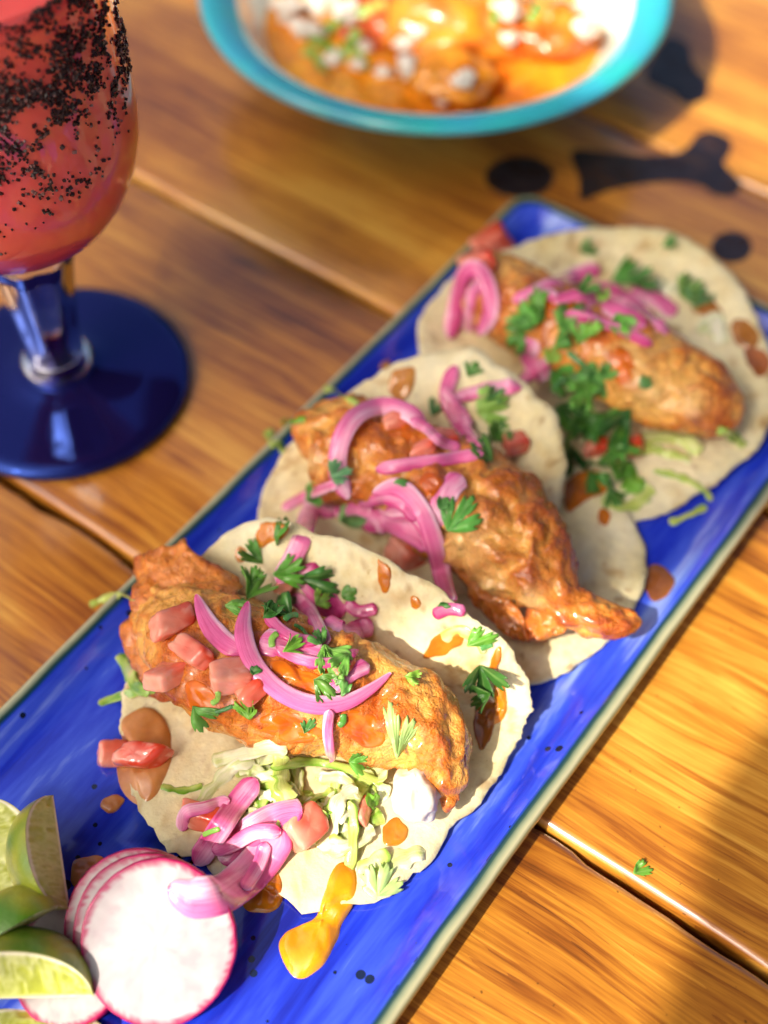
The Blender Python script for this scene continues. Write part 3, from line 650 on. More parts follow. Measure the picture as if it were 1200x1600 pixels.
def onion(path, w, label, deep=.45, group=None, **kw):
    global ONI; ONI += 1
    kw.setdefault('lift', .02); kw.setdefault('arch', .07); kw.setdefault('sq', 4.0); kw.setdefault('taper', (.10, .10))
    o = ribbon('pickled_onion_strip', path, w, kw.pop('th', .12), M['onion'], onion_col(ONI * 1.37, deep), reg='onion', seed=ONI, **kw)
    tag(o, label, 'onion', group); return o

# ------------------------------------------------------------------ sauce blobs
def sauce(outline, label, h=.18, c1='c8701f', c2='a9541a', n=64, skip=('onion', 'leaf', 'lettuce'), group=None, bridge=False, nr=12, lim=None):
    o = closed(outline, n); o = gsm(np.vstack([o[-16:], o, o[:16]]), 5 if len(outline) < 9 else 3)[16:-16]; sz = np.ptp(o, axis=0).min(); o = o + .09 * sz * np.stack([vnoise(np.stack([o[:, 0] * 2.6 / sz, o[:, 1] * 2.6 / sz, o[:, 0] * 0 + q_], -1), 3) for q_ in (1., 7.)], -1); c = o.mean(0); rr = np.linspace(0, 1, nr); rr[0] = .002
    pts = []; NN = []; D = np.zeros((nr, n))
    for i, r in enumerate(rr):
        for j in range(n):
            x, y = c + (o[j] - c) * r; q = hit(x, y, skip); D[i, j] = q[2]; NN.append(q[1])
    if lim: D = np.clip(D, np.median(D) - lim, np.median(D) + lim)
    Dw = np.hstack([D[:, -6:], D, D[:, :6]]); D = gsm(Dw.T, 2).T[:, 6:-6]; D = .5 * D + .5 * gsm(D, 1)
    if bridge:
        B = np.hstack([D[:, -9:], D, D[:, :9]]); B = gsm(gsm(B.T, 4).T, 2)[:, 9:-9]; D = np.minimum(D, B) - .02
    NN = np.array(NN).reshape(nr, n, 3); NN = nrm(gsm(NN, 2))
    V = np.zeros((nr, n, 3))
    for i, r in enumerate(rr):
        for j in range(n):
            x, y = c + (o[j] - c) * r; V[i, j] = CAM + ray(x, y) * D[i, j]
    dome = h * .72 * np.clip(1 - rr ** 2.6, 0, 1) ** .6; dome[-1] = -.05
    V = V + NN * (dome[:, None] * (1 + .7 * fbm(V * 1.6, 3, 3)))[..., None]
    v = V.reshape(-1, 3); t = np.clip(.5 + .7 * fbm(v * 1.5, 3, 9), 0, 1)[:, None]
    ob = mk('sauce_pool', v, grid_faces(nr, n, cv=True), M['sauce'], colr=mix(lin(c1), lin(c2), t), reg='sauce')
    return tag(ob, label, 'sauce', group)

# ------------------------------------------------------------------ leaves
GREENS = [lin('4f9a3c'), lin('3d7f30'), lin('6bb04a'), lin('2f6a2c'), lin('8fc06a')]
LF = 0
def leaf(px, py, size, ang, label, shade=None, tilt=.35, group='chopped cilantro leaves', curl=.25, lobes=3, stem=True, pale=0., drape=True, lift=.05, bend=.3, aspect=1.):
    """a fan-shaped cilantro leaf: base at (px,py), pointing along ang (degrees in the picture)"""
    global LF; LF += 1; sd = LF * 1.9
    na, nr = 73, 9; lo_, hi_ = ((-1, 1), (-1, .35), (-.4, 1), (-1, 1), (-.7, .7))[LF % 5]
    th = np.linspace(lo_, hi_, na)
    q = th * lobes / 2 + .5; fr = np.abs(q - np.floor(q) - .5) * 2            # 0 on a lobe's midrib, 1 in the cut between lobes
    k3 = th * lobes * 1.5 + .5; f3 = np.abs(k3 - np.floor(k3) - .5) * 2         # three teeth to a lobe
    k6 = th * lobes * 3.5 + .2; f6 = np.abs(k6 - np.floor(k6) - .5) * 2
    Rm = .98 - .50 * np.clip((fr - .55) / .45, 0, 1) ** 1.3 - .10 * fr ** 2 - .20 * np.clip((f3 - .35) / .65, 0, 1) ** 1.2 - .05 * f6
    Rm = Rm * (1 - .20 * np.abs(th) ** 2) * (1 + .10 * vnoise(np.stack([th * 2, th * 0 + sd, th * 0], -1), 3))
    rr = np.linspace(.0, 1, nr); ang_ = th * 1.2
    aspect = aspect * rnd.uniform(.65, 1.1); fold_ = rnd.choice([0, 0, .5, .9, -.6])
    x = rr[:, None] * Rm * np.cos(ang_); y = rr[:, None] * Rm * np.sin(ang_) * aspect
    h0 = hit(px, py); sc = size * h0[2] / FPX
    n = nrm(h0[1] * .6 + nrm(CAM - h0[0]) * .5 + np.array([0, 0, .4])); rv = np.array([rnd.gauss(0, 1) for _ in range(3)]); n = nrm(n + tilt * rv * .5)
    d2 = RT * math.cos(math.radians(ang)) + UP * math.sin(math.radians(ang)); d = nrm(d2 - n * (d2 @ n)); e = np.cross(n, d)
    zz = bend * (x ** 2 * .7) * rnd.uniform(-2.2, 1.0) + curl * y ** 2 * rnd.uniform(-.5, 2.2) + fold_ * np.abs(y) + (.22 * vnoise(np.stack([x * 3.2, y * 3.2, x * 0 + sd], -1), 4)) + .05 * np.cos(th * math.pi * lobes)[None] * rr[:, None]
    V = h0[0] + nrm(CAM - h0[0]) * lift + (x[..., None] * d + y[..., None] * e + zz[..., None] * n) * sc
    v = V.reshape(-1, 3)
    if drape:
        X, Y = proj(v); over = np.zeros(len(v)); hd = np.zeros(len(v)); dv = np.linalg.norm(v - CAM, axis=1)
        for i in range(0, len(v)):
            hd[i] = hit(X[i], Y[i])[2]
        need = dv - (hd - .035); sh = np.percentile(need, 55); 
        if sh > 0: v = v + nrm(CAM - v) * min(sh, .5); dv = dv - min(sh, .5)
        need = np.clip(dv - (hd - .03), 0, .6); need = gsm(gsm(need.reshape(nr, na), 1).T, 1).T.ravel()
        v = v + nrm(CAM - v) * need[:, None]
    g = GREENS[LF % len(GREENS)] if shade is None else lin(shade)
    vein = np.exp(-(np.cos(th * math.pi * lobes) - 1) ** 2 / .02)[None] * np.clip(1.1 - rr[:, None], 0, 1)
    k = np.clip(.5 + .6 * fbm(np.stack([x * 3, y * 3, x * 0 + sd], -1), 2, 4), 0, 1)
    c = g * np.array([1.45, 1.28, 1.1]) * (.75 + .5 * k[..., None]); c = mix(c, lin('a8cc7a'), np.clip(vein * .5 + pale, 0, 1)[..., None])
    f = grid_faces(nr, na)
    o = mk('cilantro_leaf', v, f, M['leaf'], colr=c.reshape(-1, 3), reg='leaf')
    so = o.modifiers.new('thickness', 'SOLIDIFY'); so.thickness = .00022; so.offset = 1
    return tag(o, label, 'cilantro', group)
def stem_bit(path, w, label, shade='5f9a3f', th=.09, group='chopped cilantro stems', float_=0., lift=.0):
    g = lin(shade)
    def fn(s, t, top, v): return mix(g * .8, g * 1.25, np.clip(.5 + .6 * fbm(v * 3, 2, 2), 0, 1)[:, None])
    o = ribbon('chopped_cilantro', path, w, th, M['lettuce'], fn, n=16, arch=.1, smooth=2, lift=lift, float_=float_, taper=(.08, .08))
    return tag(o, label, 'cilantro', group)

# ------------------------------------------------------------------ tomato dice
TM = 0
def tomato(px, py, size, rot, label, sc=(1, .8, .7), deep=.5, sink=.35):
    global TM; TM += 1; n = 22
    th = np.linspace(0, math.pi, n); ph = np.linspace(0, 2 * math.pi, 2 * n, endpoint=False)
    D = np.stack([np.sin(th)[:, None] * np.cos(ph), np.sin(th)[:, None] * np.sin(ph), np.cos(th)[:, None] + ph * 0], -1)
    p = rnd.uniform(5., 10.); D = D / ((np.abs(D) ** p).sum(-1, keepdims=True) ** (1 / p)); D = D @ np.array([[1, rnd.uniform(-.3, .3), 0], [rnd.uniform(-.3, .3), 1, 0], [rnd.uniform(-.2, .2), 0, 1]])
    D = D * (1 + .07 * fbm(D * 1.8 + TM * 5.1, 3, 3))[..., None]
    h = hit(px, py); s = size * h[2] / FPX / 2
    V = (D * np.array(sc) * s).reshape(-1, 3)
    R = np.array(Matrix.Rotation(math.radians(rot), 3, 'Z') @ Matrix.Rotation(rnd.uniform(-.5, .5), 3, 'X') @ Matrix.Rotation(rnd.uniform(-.5, .5), 3, 'Y'))
    loc = D.reshape(-1, 3)
    v = V @ R.T + h[0] + nrm(CAM - h[0]) * s * sink
    k = np.clip(.5 + .5 * loc[:, 0] * .7 + .3 * fbm(v * 2.5 + TM, 2, 6) + (deep - .5), 0, 1)
    c = mix(lin('f0a68c'), lin('d4452a'), k[:, None]); c = mix(c, lin('f3cdb8'), (ss(.4, .9, fbm(v * 4 + TM, 3, 9)) * .35)[:, None])
    o = mk('tomato_dice', v, grid_faces(n, 2 * n, cv=True), M['tomato'], colr=c, reg='tomato')
    return tag(o, label, 'tomato')

# ------------------------------------------------------------------ toppings: lettuce
def let_col(seed, g):
    def fn(s, t, top, v):
        k = np.clip(g + .35 * fbm(np.stack([s * 2.5, t * 2.5, 0 * s + seed], -1), 3, 3) + .25 * (np.abs(s) - .5), 0, 1)
        c = mix(lin('e4e4c0'), lin('bccb6a'), ss(0, .55, k)[:, None]); return mix(c, lin('6f9e2c'), ss(.55, 1, k)[:, None])
    return fn
def lettuce(path, w, seed, g, label, group=None, **kw):
    kw.setdefault('th', .04); kw.setdefault('lift', .01); kw.setdefault('arch', .10); kw.setdefault('wav', .3); kw.setdefault('sq', 5.0); kw.setdefault('taper', (.06, .06))
    o = ribbon('lettuce_shred', path, w, kw.pop('th'), M['lettuce'], let_col(seed, g), seed=seed, n=34, reg='lettuce', **kw)
    return tag(o, label, 'lettuce', group)
LG = 'lettuce shreds heaped under the fish'
for i in range(46):
    cx, cy = rnd.uniform(390, 580), 0
    cy = 1185 + (cx - 400) * .16 + rnd.uniform(0, 105) - (30 if cx > 560 else 0)
    a = rnd.choice([rnd.gauss(.25, .35), rnd.gauss(1.2, .5), rnd.gauss(2.6, .4)]); L_ = rnd.uniform(40, 95)
    k = rnd.uniform(-18, 18); gi = rnd.randrange(5); LTXT = '{} lettuce shred in the taco heap, {}'
    dx, dy = math.cos(a) * L_ / 2, math.sin(a) * L_ / 2
    lettuce([(cx - dx, cy - dy), (cx - k * math.sin(a), cy + k * math.cos(a)), (cx + dx, cy + dy)], rnd.uniform(12, 32), 100 + i, (.05, .15, .3, .45, .7)[gi],
            LTXT.format(['white', 'cream', 'pale yellow', 'yellow green', 'bright green'][gi], 'beside the white fish flesh' if cx > 530 else 'beside the onion bunch' if cx < 450 else 'below the hanging onion strand' if cy < 1250 else 'at the front of the heap'), LG, twist=rnd.uniform(-.6, .6), float_=rnd.uniform(0, .12))
for i, (p, w, g, lb) in enumerate([
    ([(330, 1190), (370, 1180), (420, 1170), (450, 1175)], 26, .1, 'broad white lettuce rib under the middle of the sauced fish'),
    ([(300, 1275), (330, 1235), (370, 1195), (400, 1190)], 22, .05, 'long cream lettuce rib slanting toward the pickled onion bunch'),
    ([(420, 1200), (480, 1190), (540, 1200), (600, 1225)], 15, .75, 'long bright green lettuce edge across the top of the heap'),
    ([(540, 1390), (548, 1340), (552, 1290), (545, 1250)], 17, .6, 'green lettuce shred hanging toward the yellow sauce drip'),
    ([(500, 1330), (520, 1290), (530, 1250), (560, 1230)], 22, .05, 'curled white lettuce shred at the front of the heap'),
    ([(250, 1228), (285, 1235), (318, 1228)], 12, .8, 'thin green lettuce shred on bare tortilla by the brown sauce'),
    ([(152, 1100), (185, 1088), (225, 1080), (245, 1078)], 13, .85, 'narrow green lettuce shred poking past the fish over blue glaze'),
    ([(188, 1020), (200, 1050), (215, 1075), (235, 1080)], 20, .75, 'ruffled green lettuce shred at the broken left end of the fish'),
    ([(140, 948), (165, 935), (195, 930), (212, 938)], 12, .55, 'light green lettuce shred resting over the rim by the loose crust'),
    ([(416, 672), (428, 690), (450, 706)], 20, .9, 'bright green lettuce shred beside the rounded end of the middle fish'),
    ([(440, 662), (458, 656), (478, 655)], 15, .9, 'short green lettuce shred near the rim behind the middle fish'),
    ([(505, 605), (535, 618), (560, 632)], 11, .6, 'thin pale lettuce shred at the back flap of the middle taco'),
    ([(985, 690), (1030, 685), (1075, 695), (1092, 712)], 26, .5, 'curly lettuce shred under the golden fish on the open tortilla'),
    ([(1000, 700), (1040, 712), (1080, 722)], 22, .45, 'yellow green lettuce shred below the curly one on the open tortilla'),
    ([(1120, 672), (1145, 680), (1165, 698)], 17, .7, 'small bright lettuce shred by the tip of the golden fish'),
    ([(1020, 735), (1075, 750), (1105, 770), (1110, 785)], 12, .6, 'long thin lettuce shred along the edge of the open tortilla'),
    ([(1045, 818), (1075, 805), (1105, 790)], 12, .7, 'lettuce shred dangling off the open tortilla onto blue glaze'),
    ([(940, 775), (985, 790), (1020, 760)], 26, .35, 'broad pale lettuce piece between the middle and far tacos'),
    ([(1090, 520), (1115, 500), (1125, 540)], 28, .1, 'white lettuce rib near the brown sauce on the open tortilla'),
    ([(1020, 440), (1045, 455), (1075, 440)], 26, .2, 'pale lettuce piece behind the pink onions on the open tortilla'),
    ([(690, 1000), (715, 985), (745, 1000), (760, 1020)], 20, .4, 'pale lettuce curl on the inner wall of the folded tortilla'),
    ([(560, 1370), (590, 1355), (640, 1335), (665, 1330)], 34, .25, 'wide pale lettuce leaf end lying on the sunlit tortilla'),
    ([(585, 1330), (600, 1365), (575, 1400)], 30, .35, 'pale lettuce leaf piece beside the yellow sauce drip')]):
    lettuce(p, w, 200 + i, g, lb, 'scattered lettuce shreds', twist=.4)

# ------------------------------------------------------------------ toppings: sauce
CHIP1, CHIP2, YEL1, YEL2 = 'cc9058', 'b06f38', 'e8a31e', 'd4861a'
sauce([(190, 1118), (225, 1105), (258, 1125), (270, 1165), (262, 1215), (245, 1250), (215, 1262), (190, 1240), (185, 1200), (195, 1160)], 'brown chipotle sauce pool at the left edge of the tortilla', .15, CHIP1, CHIP2, bridge=True)
sauce([(160, 1250), (178, 1240), (195, 1245), (190, 1265), (172, 1273), (157, 1265)], 'small brown sauce drop beside the brown pool on blue glaze', .22, CHIP1, CHIP2)
sauce([(112, 1345), (140, 1332), (170, 1335), (178, 1352), (150, 1385), (118, 1398), (108, 1372)], 'brown sauce pool between the upright lime wedge and radish slices', .15, CHIP1, CHIP2)
sauce([(440, 1478), (452, 1455), (490, 1435), (510, 1400), (525, 1352), (548, 1345), (563, 1370), (560, 1405), (545, 1440), (525, 1485), (505, 1522), (478, 1537), (450, 1525)], 'bright yellow sauce drip running off the tortilla onto the glaze', .3, YEL1, YEL2, bridge=True)
sauce([(370, 1400), (395, 1370), (425, 1345), (436, 1365), (450, 1400), (440, 1425), (405, 1432), (380, 1425)], 'orange sauce pool under the pickled onions by the radish', .2, 'd98a1c', 'b9621a')
sauce([(765, 1060), (790, 1065), (797, 1095), (790, 1125), (765, 1142), (752, 1130), (772, 1115), (778, 1090)], 'thick glossy orange sauce curl on the right side of the fold', .22, 'e0921e', 'c4701a', nr=8)
sauce([(744, 1085), (760, 1075), (776, 1100), (770, 1150), (754, 1185), (742, 1165), (740, 1120)], 'brown sauce smear in the fold beside the crisp fish tip', .08, '9a5f28', '7c4518')
sauce([(588, 865), (608, 870), (612, 905), (605, 935), (592, 925), (590, 895)], 'orange sauce drip down the middle of the fold wall', .08, 'd88a2a', 'b8661c', nr=8)
sauce([(640, 932), (655, 930), (660, 945), (650, 955), (641, 948)], 'single orange sauce drop on the fold wall', .09, 'd88a2a', 'b8661c', nr=7)
sauce([(400, 812), (430, 805), (460, 812), (455, 835), (425, 845), (410, 862), (402, 840)], 'orange sauce dab on the top edge of the fold', .10, 'd88a2a', 'c0701c', nr=8)
sauce([(366, 860), (378, 850), (388, 862), (380, 880), (368, 878)], 'small brown sauce spot inside the left end of the fold', .07, CHIP1, CHIP2, nr=7)
sauce([(690, 985), (720, 970), (735, 985), (715, 1010), (680, 1030), (655, 1035), (670, 1010)], 'orange sauce smear at the foot of the fold wall', .07, 'cf7f24', 'b0621c', nr=8)
sauce([(775, 1010), (788, 1005), (782, 1035), (770, 1065), (762, 1050)], 'thin orange sauce streak along the edge of the fold', .08, 'd88a2a', 'c0701c', nr=7)
sauce([(595, 1285), (620, 1275), (640, 1290), (635, 1315), (612, 1325), (595, 1312)], 'amber sauce puddle by the white fish flesh', .10, 'c98a28', 'a8641c')
sauce([(606, 590), (628, 572), (650, 575), (645, 610), (625, 632), (608, 620)], 'tan sauce spot on the middle taco flap', .10, 'cf9550', 'b87a3c')
sauce([(590, 572), (605, 562), (615, 570), (602, 582)], 'tiny tan sauce dot beside the larger spot on the flap', .06, 'cf9550', 'b87a3c', nr=7)
sauce([(885, 745), (920, 728), (955, 745), (960, 765), (930, 775), (905, 800), (880, 812)], 'orange sauce smear on the lower tortilla of the middle taco', .10, 'cf7a28', 'b0621c')
sauce([(1008, 885), (1035, 878), (1056, 900), (1048, 935), (1022, 945), (1005, 925)], 'brown sauce spot on blue glaze beside the middle tortilla', .10, '9a6238', '80481f')
sauce([(940, 790), (955, 800), (950, 825), (932, 815)], 'small orange sauce dab near the crease of the middle taco', .06, 'cf7a28', 'b0621c', nr=7)
sauce([(1085, 450), (1120, 470), (1135, 500), (1110, 500), (1080, 485)], 'brown sauce smear behind the onions on the open tortilla', .08, 'b0763c', '96602c')
sauce([(1140, 500), (1175, 500), (1190, 530), (1170, 550), (1145, 535)], 'brown sauce pool near the outer edge of the open tortilla', .10, 'b0763c', '96602c')
sauce([(1160, 545), (1195, 545), (1205, 580), (1190, 595), (1165, 575)], 'reddish brown sauce spot at the border of the open tortilla', .09, 'b06a3c', '8e5228')

# ------------------------------------------------------------------ toppings: tomato
for a in [(268, 972, 62, 20, 'flat tomato dice on the loose crust', (1, .7, .45), .6), (300, 1018, 62, -40, 'long tomato dice pointing down the sauced fish', (1.1, .6, .5), .5), (262, 1055, 66, 65, 'wide pale tomato dice at the lower left of the fish', (1, .7, .45), .45),
          (362, 1056, 66, 15, 'pale rounded tomato dice below the big onion arc', (1, .75, .6), .25), (395, 1078, 46, 40, 'small orange tomato dice tucked under the big onion arc', (1, .7, .6), .8), (178, 1178, 46, 10, 'small tomato dice at the outer edge of the brown pool', (1, .9, .8), .5),
          (222, 1180, 66, -20, 'deep red tomato dice sitting on the brown pool', (1, .65, .6), .9), (476, 1292, 60, 30, 'orange tomato dice at the tip of the onion bunch', (1, .85, .8), .5), (565, 1265, 44, 70, 'small orange tomato dice on top of the lettuce heap', (1, .6, .6), .55),
          (320, 1278, 70, -15, 'red tomato dice under the crossed onion strips', (1, .5, .5), .7), (640, 862, 58, 30, 'round tomato dice leaning on the fold wall top', (1, .85, .8), .55), (664, 700, 40, 0, 'tomato dice hidden between onions on the middle fish', (1, .6, .5), .7),
          (806, 692, 40, 20, 'tomato dice against the standing flap of the middle taco', (1, .8, .7), .8), (620, 655, 46, 20, 'tomato dice inside the onion loop', (1, .6, .5), .5), (772, 385, 62, 25, 'tomato dice atop the far end of the golden fish', (1, .8, .8), .7),
          (745, 412, 50, 0, 'tomato dice just beneath the topmost one', (1, .8, .7), .65), (985, 700, 40, 0, 'tomato dice in the lettuce beside the golden fish', (1, .7, .7), .7), (540, 1040, 42, 60, 'orange tomato sliver among onion and cilantro', (1.2, .5, .4), .8),
          (695, 685, 36, 10, 'tiny tomato dice under the crossing onion strip', (1, .7, .7), .7), (930, 700, 40, 10, 'dark tomato dice among the cilantro by the golden fish', (1, .7, .6), .9), (450, 905, 50, 70, 'pink tomato dice under the cilantro sprig', (1, .5, .5), .4)]:
    tomato(*a)

# ------------------------------------------------------------------ radish slices
def radish(px, py, z, r, nvec, label, seed, sc=1.06):
    n = nrm(np.array(nvec)); c = P(px, py, z); a = nrm(np.cross(np.array([0, 0, 1.]), n)); a = RT - n * (RT @ n); a = nrm(a); b = np.cross(n, a)
    ns, nr = 120, 22; th = np.linspace(0, 2 * math.pi, ns, endpoint=False); hh = .13
    wob = 1 + .025 * vnoise(np.stack([np.cos(th) * 1.5, np.sin(th) * 1.5, th * 0 + seed], -1), 2) + .006 * vnoise(np.stack([np.cos(th) * 14, np.sin(th) * 14, th * 0 + seed], -1), 3)
    root = empty('radish_slice', [c[0], c[1], c[2] - r * .5])
    ring = np.cos(th)[:, None] * a * r + np.sin(th)[:, None] * b * r * sc
    ring = ring * wob[:, None]
    def warp(p): return p + n * (.05 * vnoise(p * .5 + seed, 4))[..., None]
    rr = np.linspace(0.001, .975, nr)
    top = c + ring[None] * rr[:, None, None]; 
    v = np.vstack([(warp(top) + n * hh).reshape(-1, 3), (warp(top) - n * hh).reshape(-1, 3)]); k = nr * ns
    f1 = grid_faces(nr, ns, cv=True); f = f1 + [tuple(k + i for i in q[::-1]) for q in f1]
    stre = .5 + .5 * vnoise(np.stack([np.cos(th) * 30, np.sin(th) * 30, th * 0 + seed], -1), 7); edge = ss(.905, .955, rr[:, None] + .02 * (stre[None] - .5) * 2)
    d3 = np.stack([np.cos(th)[None] * (2 + 10 * rr[:, None]), np.sin(th)[None] * (2 + 10 * rr[:, None]), rr[:, None] * 2 + 0 * th[None]], -1)
    base = mix(lin('bab5b5'), lin('a89ca0'), np.clip(.4 + .6 * fbm(d3 * .6 + seed, 3, 8), 0, 1)[..., None])
    cc = mix(base, lin('a00c52'), (edge * .97)[..., None]).reshape(-1, 3)
    mk('flesh', v, f, M['radish'], root, colr=np.vstack([cc, cc]), reg='radish')
    pr = [(.974, hh + .004), (.99, hh), (1.0, hh * .6), (1.002, 0), (1.0, -hh * .6), (.99, -hh), (.974, -hh - .004)]
    v = np.vstack([warp(c + ring * q) + n * z_ for q, z_ in pr])
    g = np.clip(.5 + .7 * fbm(v * 3, 3, 3), 0, 1)[:, None]
    mk('skin', v, grid_faces(len(pr), ns, cv=True), M['rskin'], root, colr=mix(lin('8c0840'), lin('b41a5e'), g), reg='radish')
    return tag(root, label, 'radish', 'overlapping radish slices')
FC = (0, -.56, .83)
radish(112, 1505, .85, 1.75, (-.1, -.1, 1), 'lowest radish slice, mostly hidden under the limes', 1)
radish(218, 1452, 1.5, 2.2, (-.06, -.5, .85), 'middle radish slice with its left edge showing behind the top one', 2)
radish(232, 1462, 1.7, 2.22, (-.04, -.5, .85), 'second radish slice directly behind the full round one', 5)
radish(249, 1472, 1.95, 2.24, (0, -.52, .85), 'full round white radish slice on top of its stack', 3)

# ------------------------------------------------------------------ lime wedges
def lime(c, axis, out, half, L, R, label, seed, pith=.12):
    """wedge of a lime: axis = core line direction, out = direction from core to middle of the rind, half = half opening angle"""
    ax = nrm(np.array(axis, float)); o = np.array(out, float); o = nrm(o - ax * (o @ ax)); e = np.cross(ax, o)
    nt, npn = 70, 26
    s = np.linspace(-1, 1, nt); prof = np.sqrt(np.clip(1 - np.abs(s) ** 2.3, 0, 1)); prof = np.maximum(prof, .02)
    ph = np.linspace(-half, half, npn)
    core = np.array(c)[None] + ax * (s * L)[:, None]
    dirs = np.cos(ph)[:, None] * o + np.sin(ph)[:, None] * e
    V = core[:, None] + dirs[None] * (prof * R)[:, None, None]
    V = V + dirs[None] * (.03 * vnoise(V * 1.2 + seed, 3))[..., None]
    root = empty('lime_wedge', [c[0], c[1], V[..., 2].min()])
    v = V.reshape(-1, 3); k = np.clip(.5 + .8 * fbm(v * .7 + seed, 3, 2) + .5 * (np.abs(np.repeat(s, npn)) ** 3 - .3), 0, 1)[:, None]
    mk('rind', v, grid_faces(nt, npn), M['rind'], root, colr=mix(lin('4f7a1c'), lin('a8a436'), k), reg='lime')
    for sg in (-1, 1):
        d = math.cos(half) * o + sg * math.sin(half) * e; m = 24; q = np.linspace(0, 1, m)
        nf = nrm(np.cross(ax, d)) * sg
        A = core[:, None] + d[None, None] * (prof * R)[:, None, None] * q[None, :, None]
        cellu = np.stack([s[:, None] * 9. + 0 * q[None], q[None] * 2.4 + 0 * s[:, None], np.full((nt, m), seed * 2.1 + sg)], -1)
        ves = ridged(cellu * 1.5, 2, 5)
        A = A + nf * ((.025 * (ves - .8)) * ss(1, .86, q[None]) * ss(0, .08, q[None]))[..., None]
        dist = (1 - q[None]) * (prof[:, None] * R) ; pw = ss(pith * 1.7, pith * .8, dist + .03 * vnoise(cellu * 3, 3)); pw = np.maximum(pw, ss(.12, .03, q[None] * prof[:, None] * R))
        cc = mix(mix(lin('aeb548'), lin('d6da8c'), np.clip(ves * .6, 0, 1)[..., None]), lin('f3efcf'), pw[..., None])
        g = ss(.07, .0, dist)[..., None]; cc = mix(cc, lin('b9b84a'), g)
        f = grid_faces(nt, m)
        mk('cut_face', A.reshape(-1, 3), f, M['lime'], root, colr=cc.reshape(-1, 3), reg='lime')
    return tag(root, label, 'lime', 'lime wedges by the radish')
# picture axes on the plate plane, for orienting the wedges
def dirpx(x0, y0, z0, x1, y1, z1): return P(x1, y1, z1) - P(x0, y0, z0)
lime(P(96, 1330, 2.15), dirpx(85, 1410, .9, 62, 1246, 1.7), np.array([-.88, -.32, .42]), .62, 1.7, 1.6, 'lime wedge standing on its rind beside the brown sauce pool', 1)
lime(P(30, 1455, 1.8), dirpx(-20, 1470, 1.5, 70, 1415, 1.9), np.array([-.2, .2, 1.0]), .55, 1.4, 1.35, 'small lime end piece with green rind wedged between two larger wedges', 2)
lime(P(20, 1560, 1.3), dirpx(-60, 1545, 1.6, 128, 1540, 1.6), np.array([.05, .8, .5]), .66, 2.3, 2.0, 'large lime wedge with dark green rind up, resting on radish', 3)
lime(P(40, 1640, 1.3), dirpx(-40, 1630, 1.4, 140, 1640, 1.4), np.array([.0, .3, -.9]), .7, 2.4, 1.7, 'lime wedge with its cut face up, at the corner of the platter', 4)
lime(P(-28, 1345, 1.9), dirpx(-20, 1420, .9, -40, 1270, 1.6), np.array([.75, -.1, -.5]), .6, 1.9, 1.6, 'lime wedge showing only a dark green rind edge', 6)

# ------------------------------------------------------------------ toppings: pickled onion
onion([(703, 532), (712, 480), (722, 432), (742, 418), (762, 445), (767, 490), (745, 525)], 27, 'looped pink onion at the far end of the golden fish', humps=((.5, .25, .25),))
onion([(825, 462), (880, 437), (938, 418)], 28, 'pink onion strip behind the pair of long onions on golden fish')
onion([(880, 512), (905, 495), (925, 485)], 26, 'short magenta onion piece under the long onion on golden fish', deep=.9)
onion([(898, 468), (930, 470), (975, 492), (1010, 510)], 30, 'wide pink onion strip lying along the golden fish', deep=.6)
onion([(930, 448), (980, 470), (1030, 508), (1072, 530)], 28, 'long pink onion strip with pale tip on the golden fish', deep=.55)
onion([(985, 455), (1025, 468), (1056, 492)], 26, 'short pink onion strip behind the long one on golden fish', deep=.5)
onion([(712, 570), (698, 612), (708, 645), (732, 680), (755, 700)], 24, 'zigzag pink onion strip across the standing flap', humps=((.5, .3, .1),))
onion([(708, 622), (753, 611), (806, 600), (842, 575), (858, 560)], 24, 'onion strip bridging from the flap toward the far taco', humps=((.7, .2, .3),), deep=.4, wav=.2)
onion([(835, 530), (828, 552), (840, 575), (850, 590)], 34, 'broad folded onion end touching the cilantro heap', deep=.35)
onion([(567, 808), (615, 813), (655, 832), (680, 852)], 48, 'broad pink onion petal under the long hanging strip', deep=.55, th=.14)
onion([(600, 800), (640, 800), (668, 830), (680, 870)], 30, 'inner pink onion curve beside the hanging strip', deep=.7)
onion([(676, 822), (690, 790), (702, 765), (722, 742)], 38, 'upright pink onion petal behind the parsley-shaped leaf', deep=.3, th=.12)
onion([(545, 782), (528, 740), (532, 690), (556, 650), (598, 634), (640, 645), (668, 672)], 30, 'large pink onion arch over the middle fish', humps=((.45, .3, .5),), deep=.35)
onion([(585, 734), (636, 726), (700, 717), (756, 708)], 22, 'straight pink onion strip crossing the middle fish', deep=.35)
onion([(580, 772), (622, 760), (658, 795), (680, 850), (692, 905), (703, 945)], 30, 'long pink onion strip hanging over the fold with a flared end', humps=((.35, .3, .2),), deep=.4, taper=(.15, .03))
onion([(676, 962), (700, 952), (728, 955)], 20, 'dark magenta onion tip at the flared end on the fold wall', deep=1.0)
onion([(440, 796), (485, 772), (530, 755)], 17, 'thin onion strip behind the fold near the green leaf', deep=.3)
onion([(530, 803), (500, 792), (484, 800), (470, 845), (450, 885), (432, 912)], 32, 'bent pink onion strip draped over the fold wall', deep=.25, taper=(.1, .1), humps=((.35, .2, .1),))
onion([(470, 885), (498, 920), (520, 955), (530, 970)], 46, 'wide magenta onion petal deep inside the fold', deep=.75, th=.14)
onion([(505, 970), (545, 985), (584, 976)], 32, 'short glossy onion petal pointing along the fold', deep=.55)
onion([(405, 1000), (450, 1010), (506, 1028)], 46, 'plump pink onion petal behind the big arc', deep=.5)
onion([(306, 928), (325, 972), (352, 1003), (384, 1020)], 34, 'tapered pink onion petal at the left of the big arc', deep=.4, taper=(.5, .2))
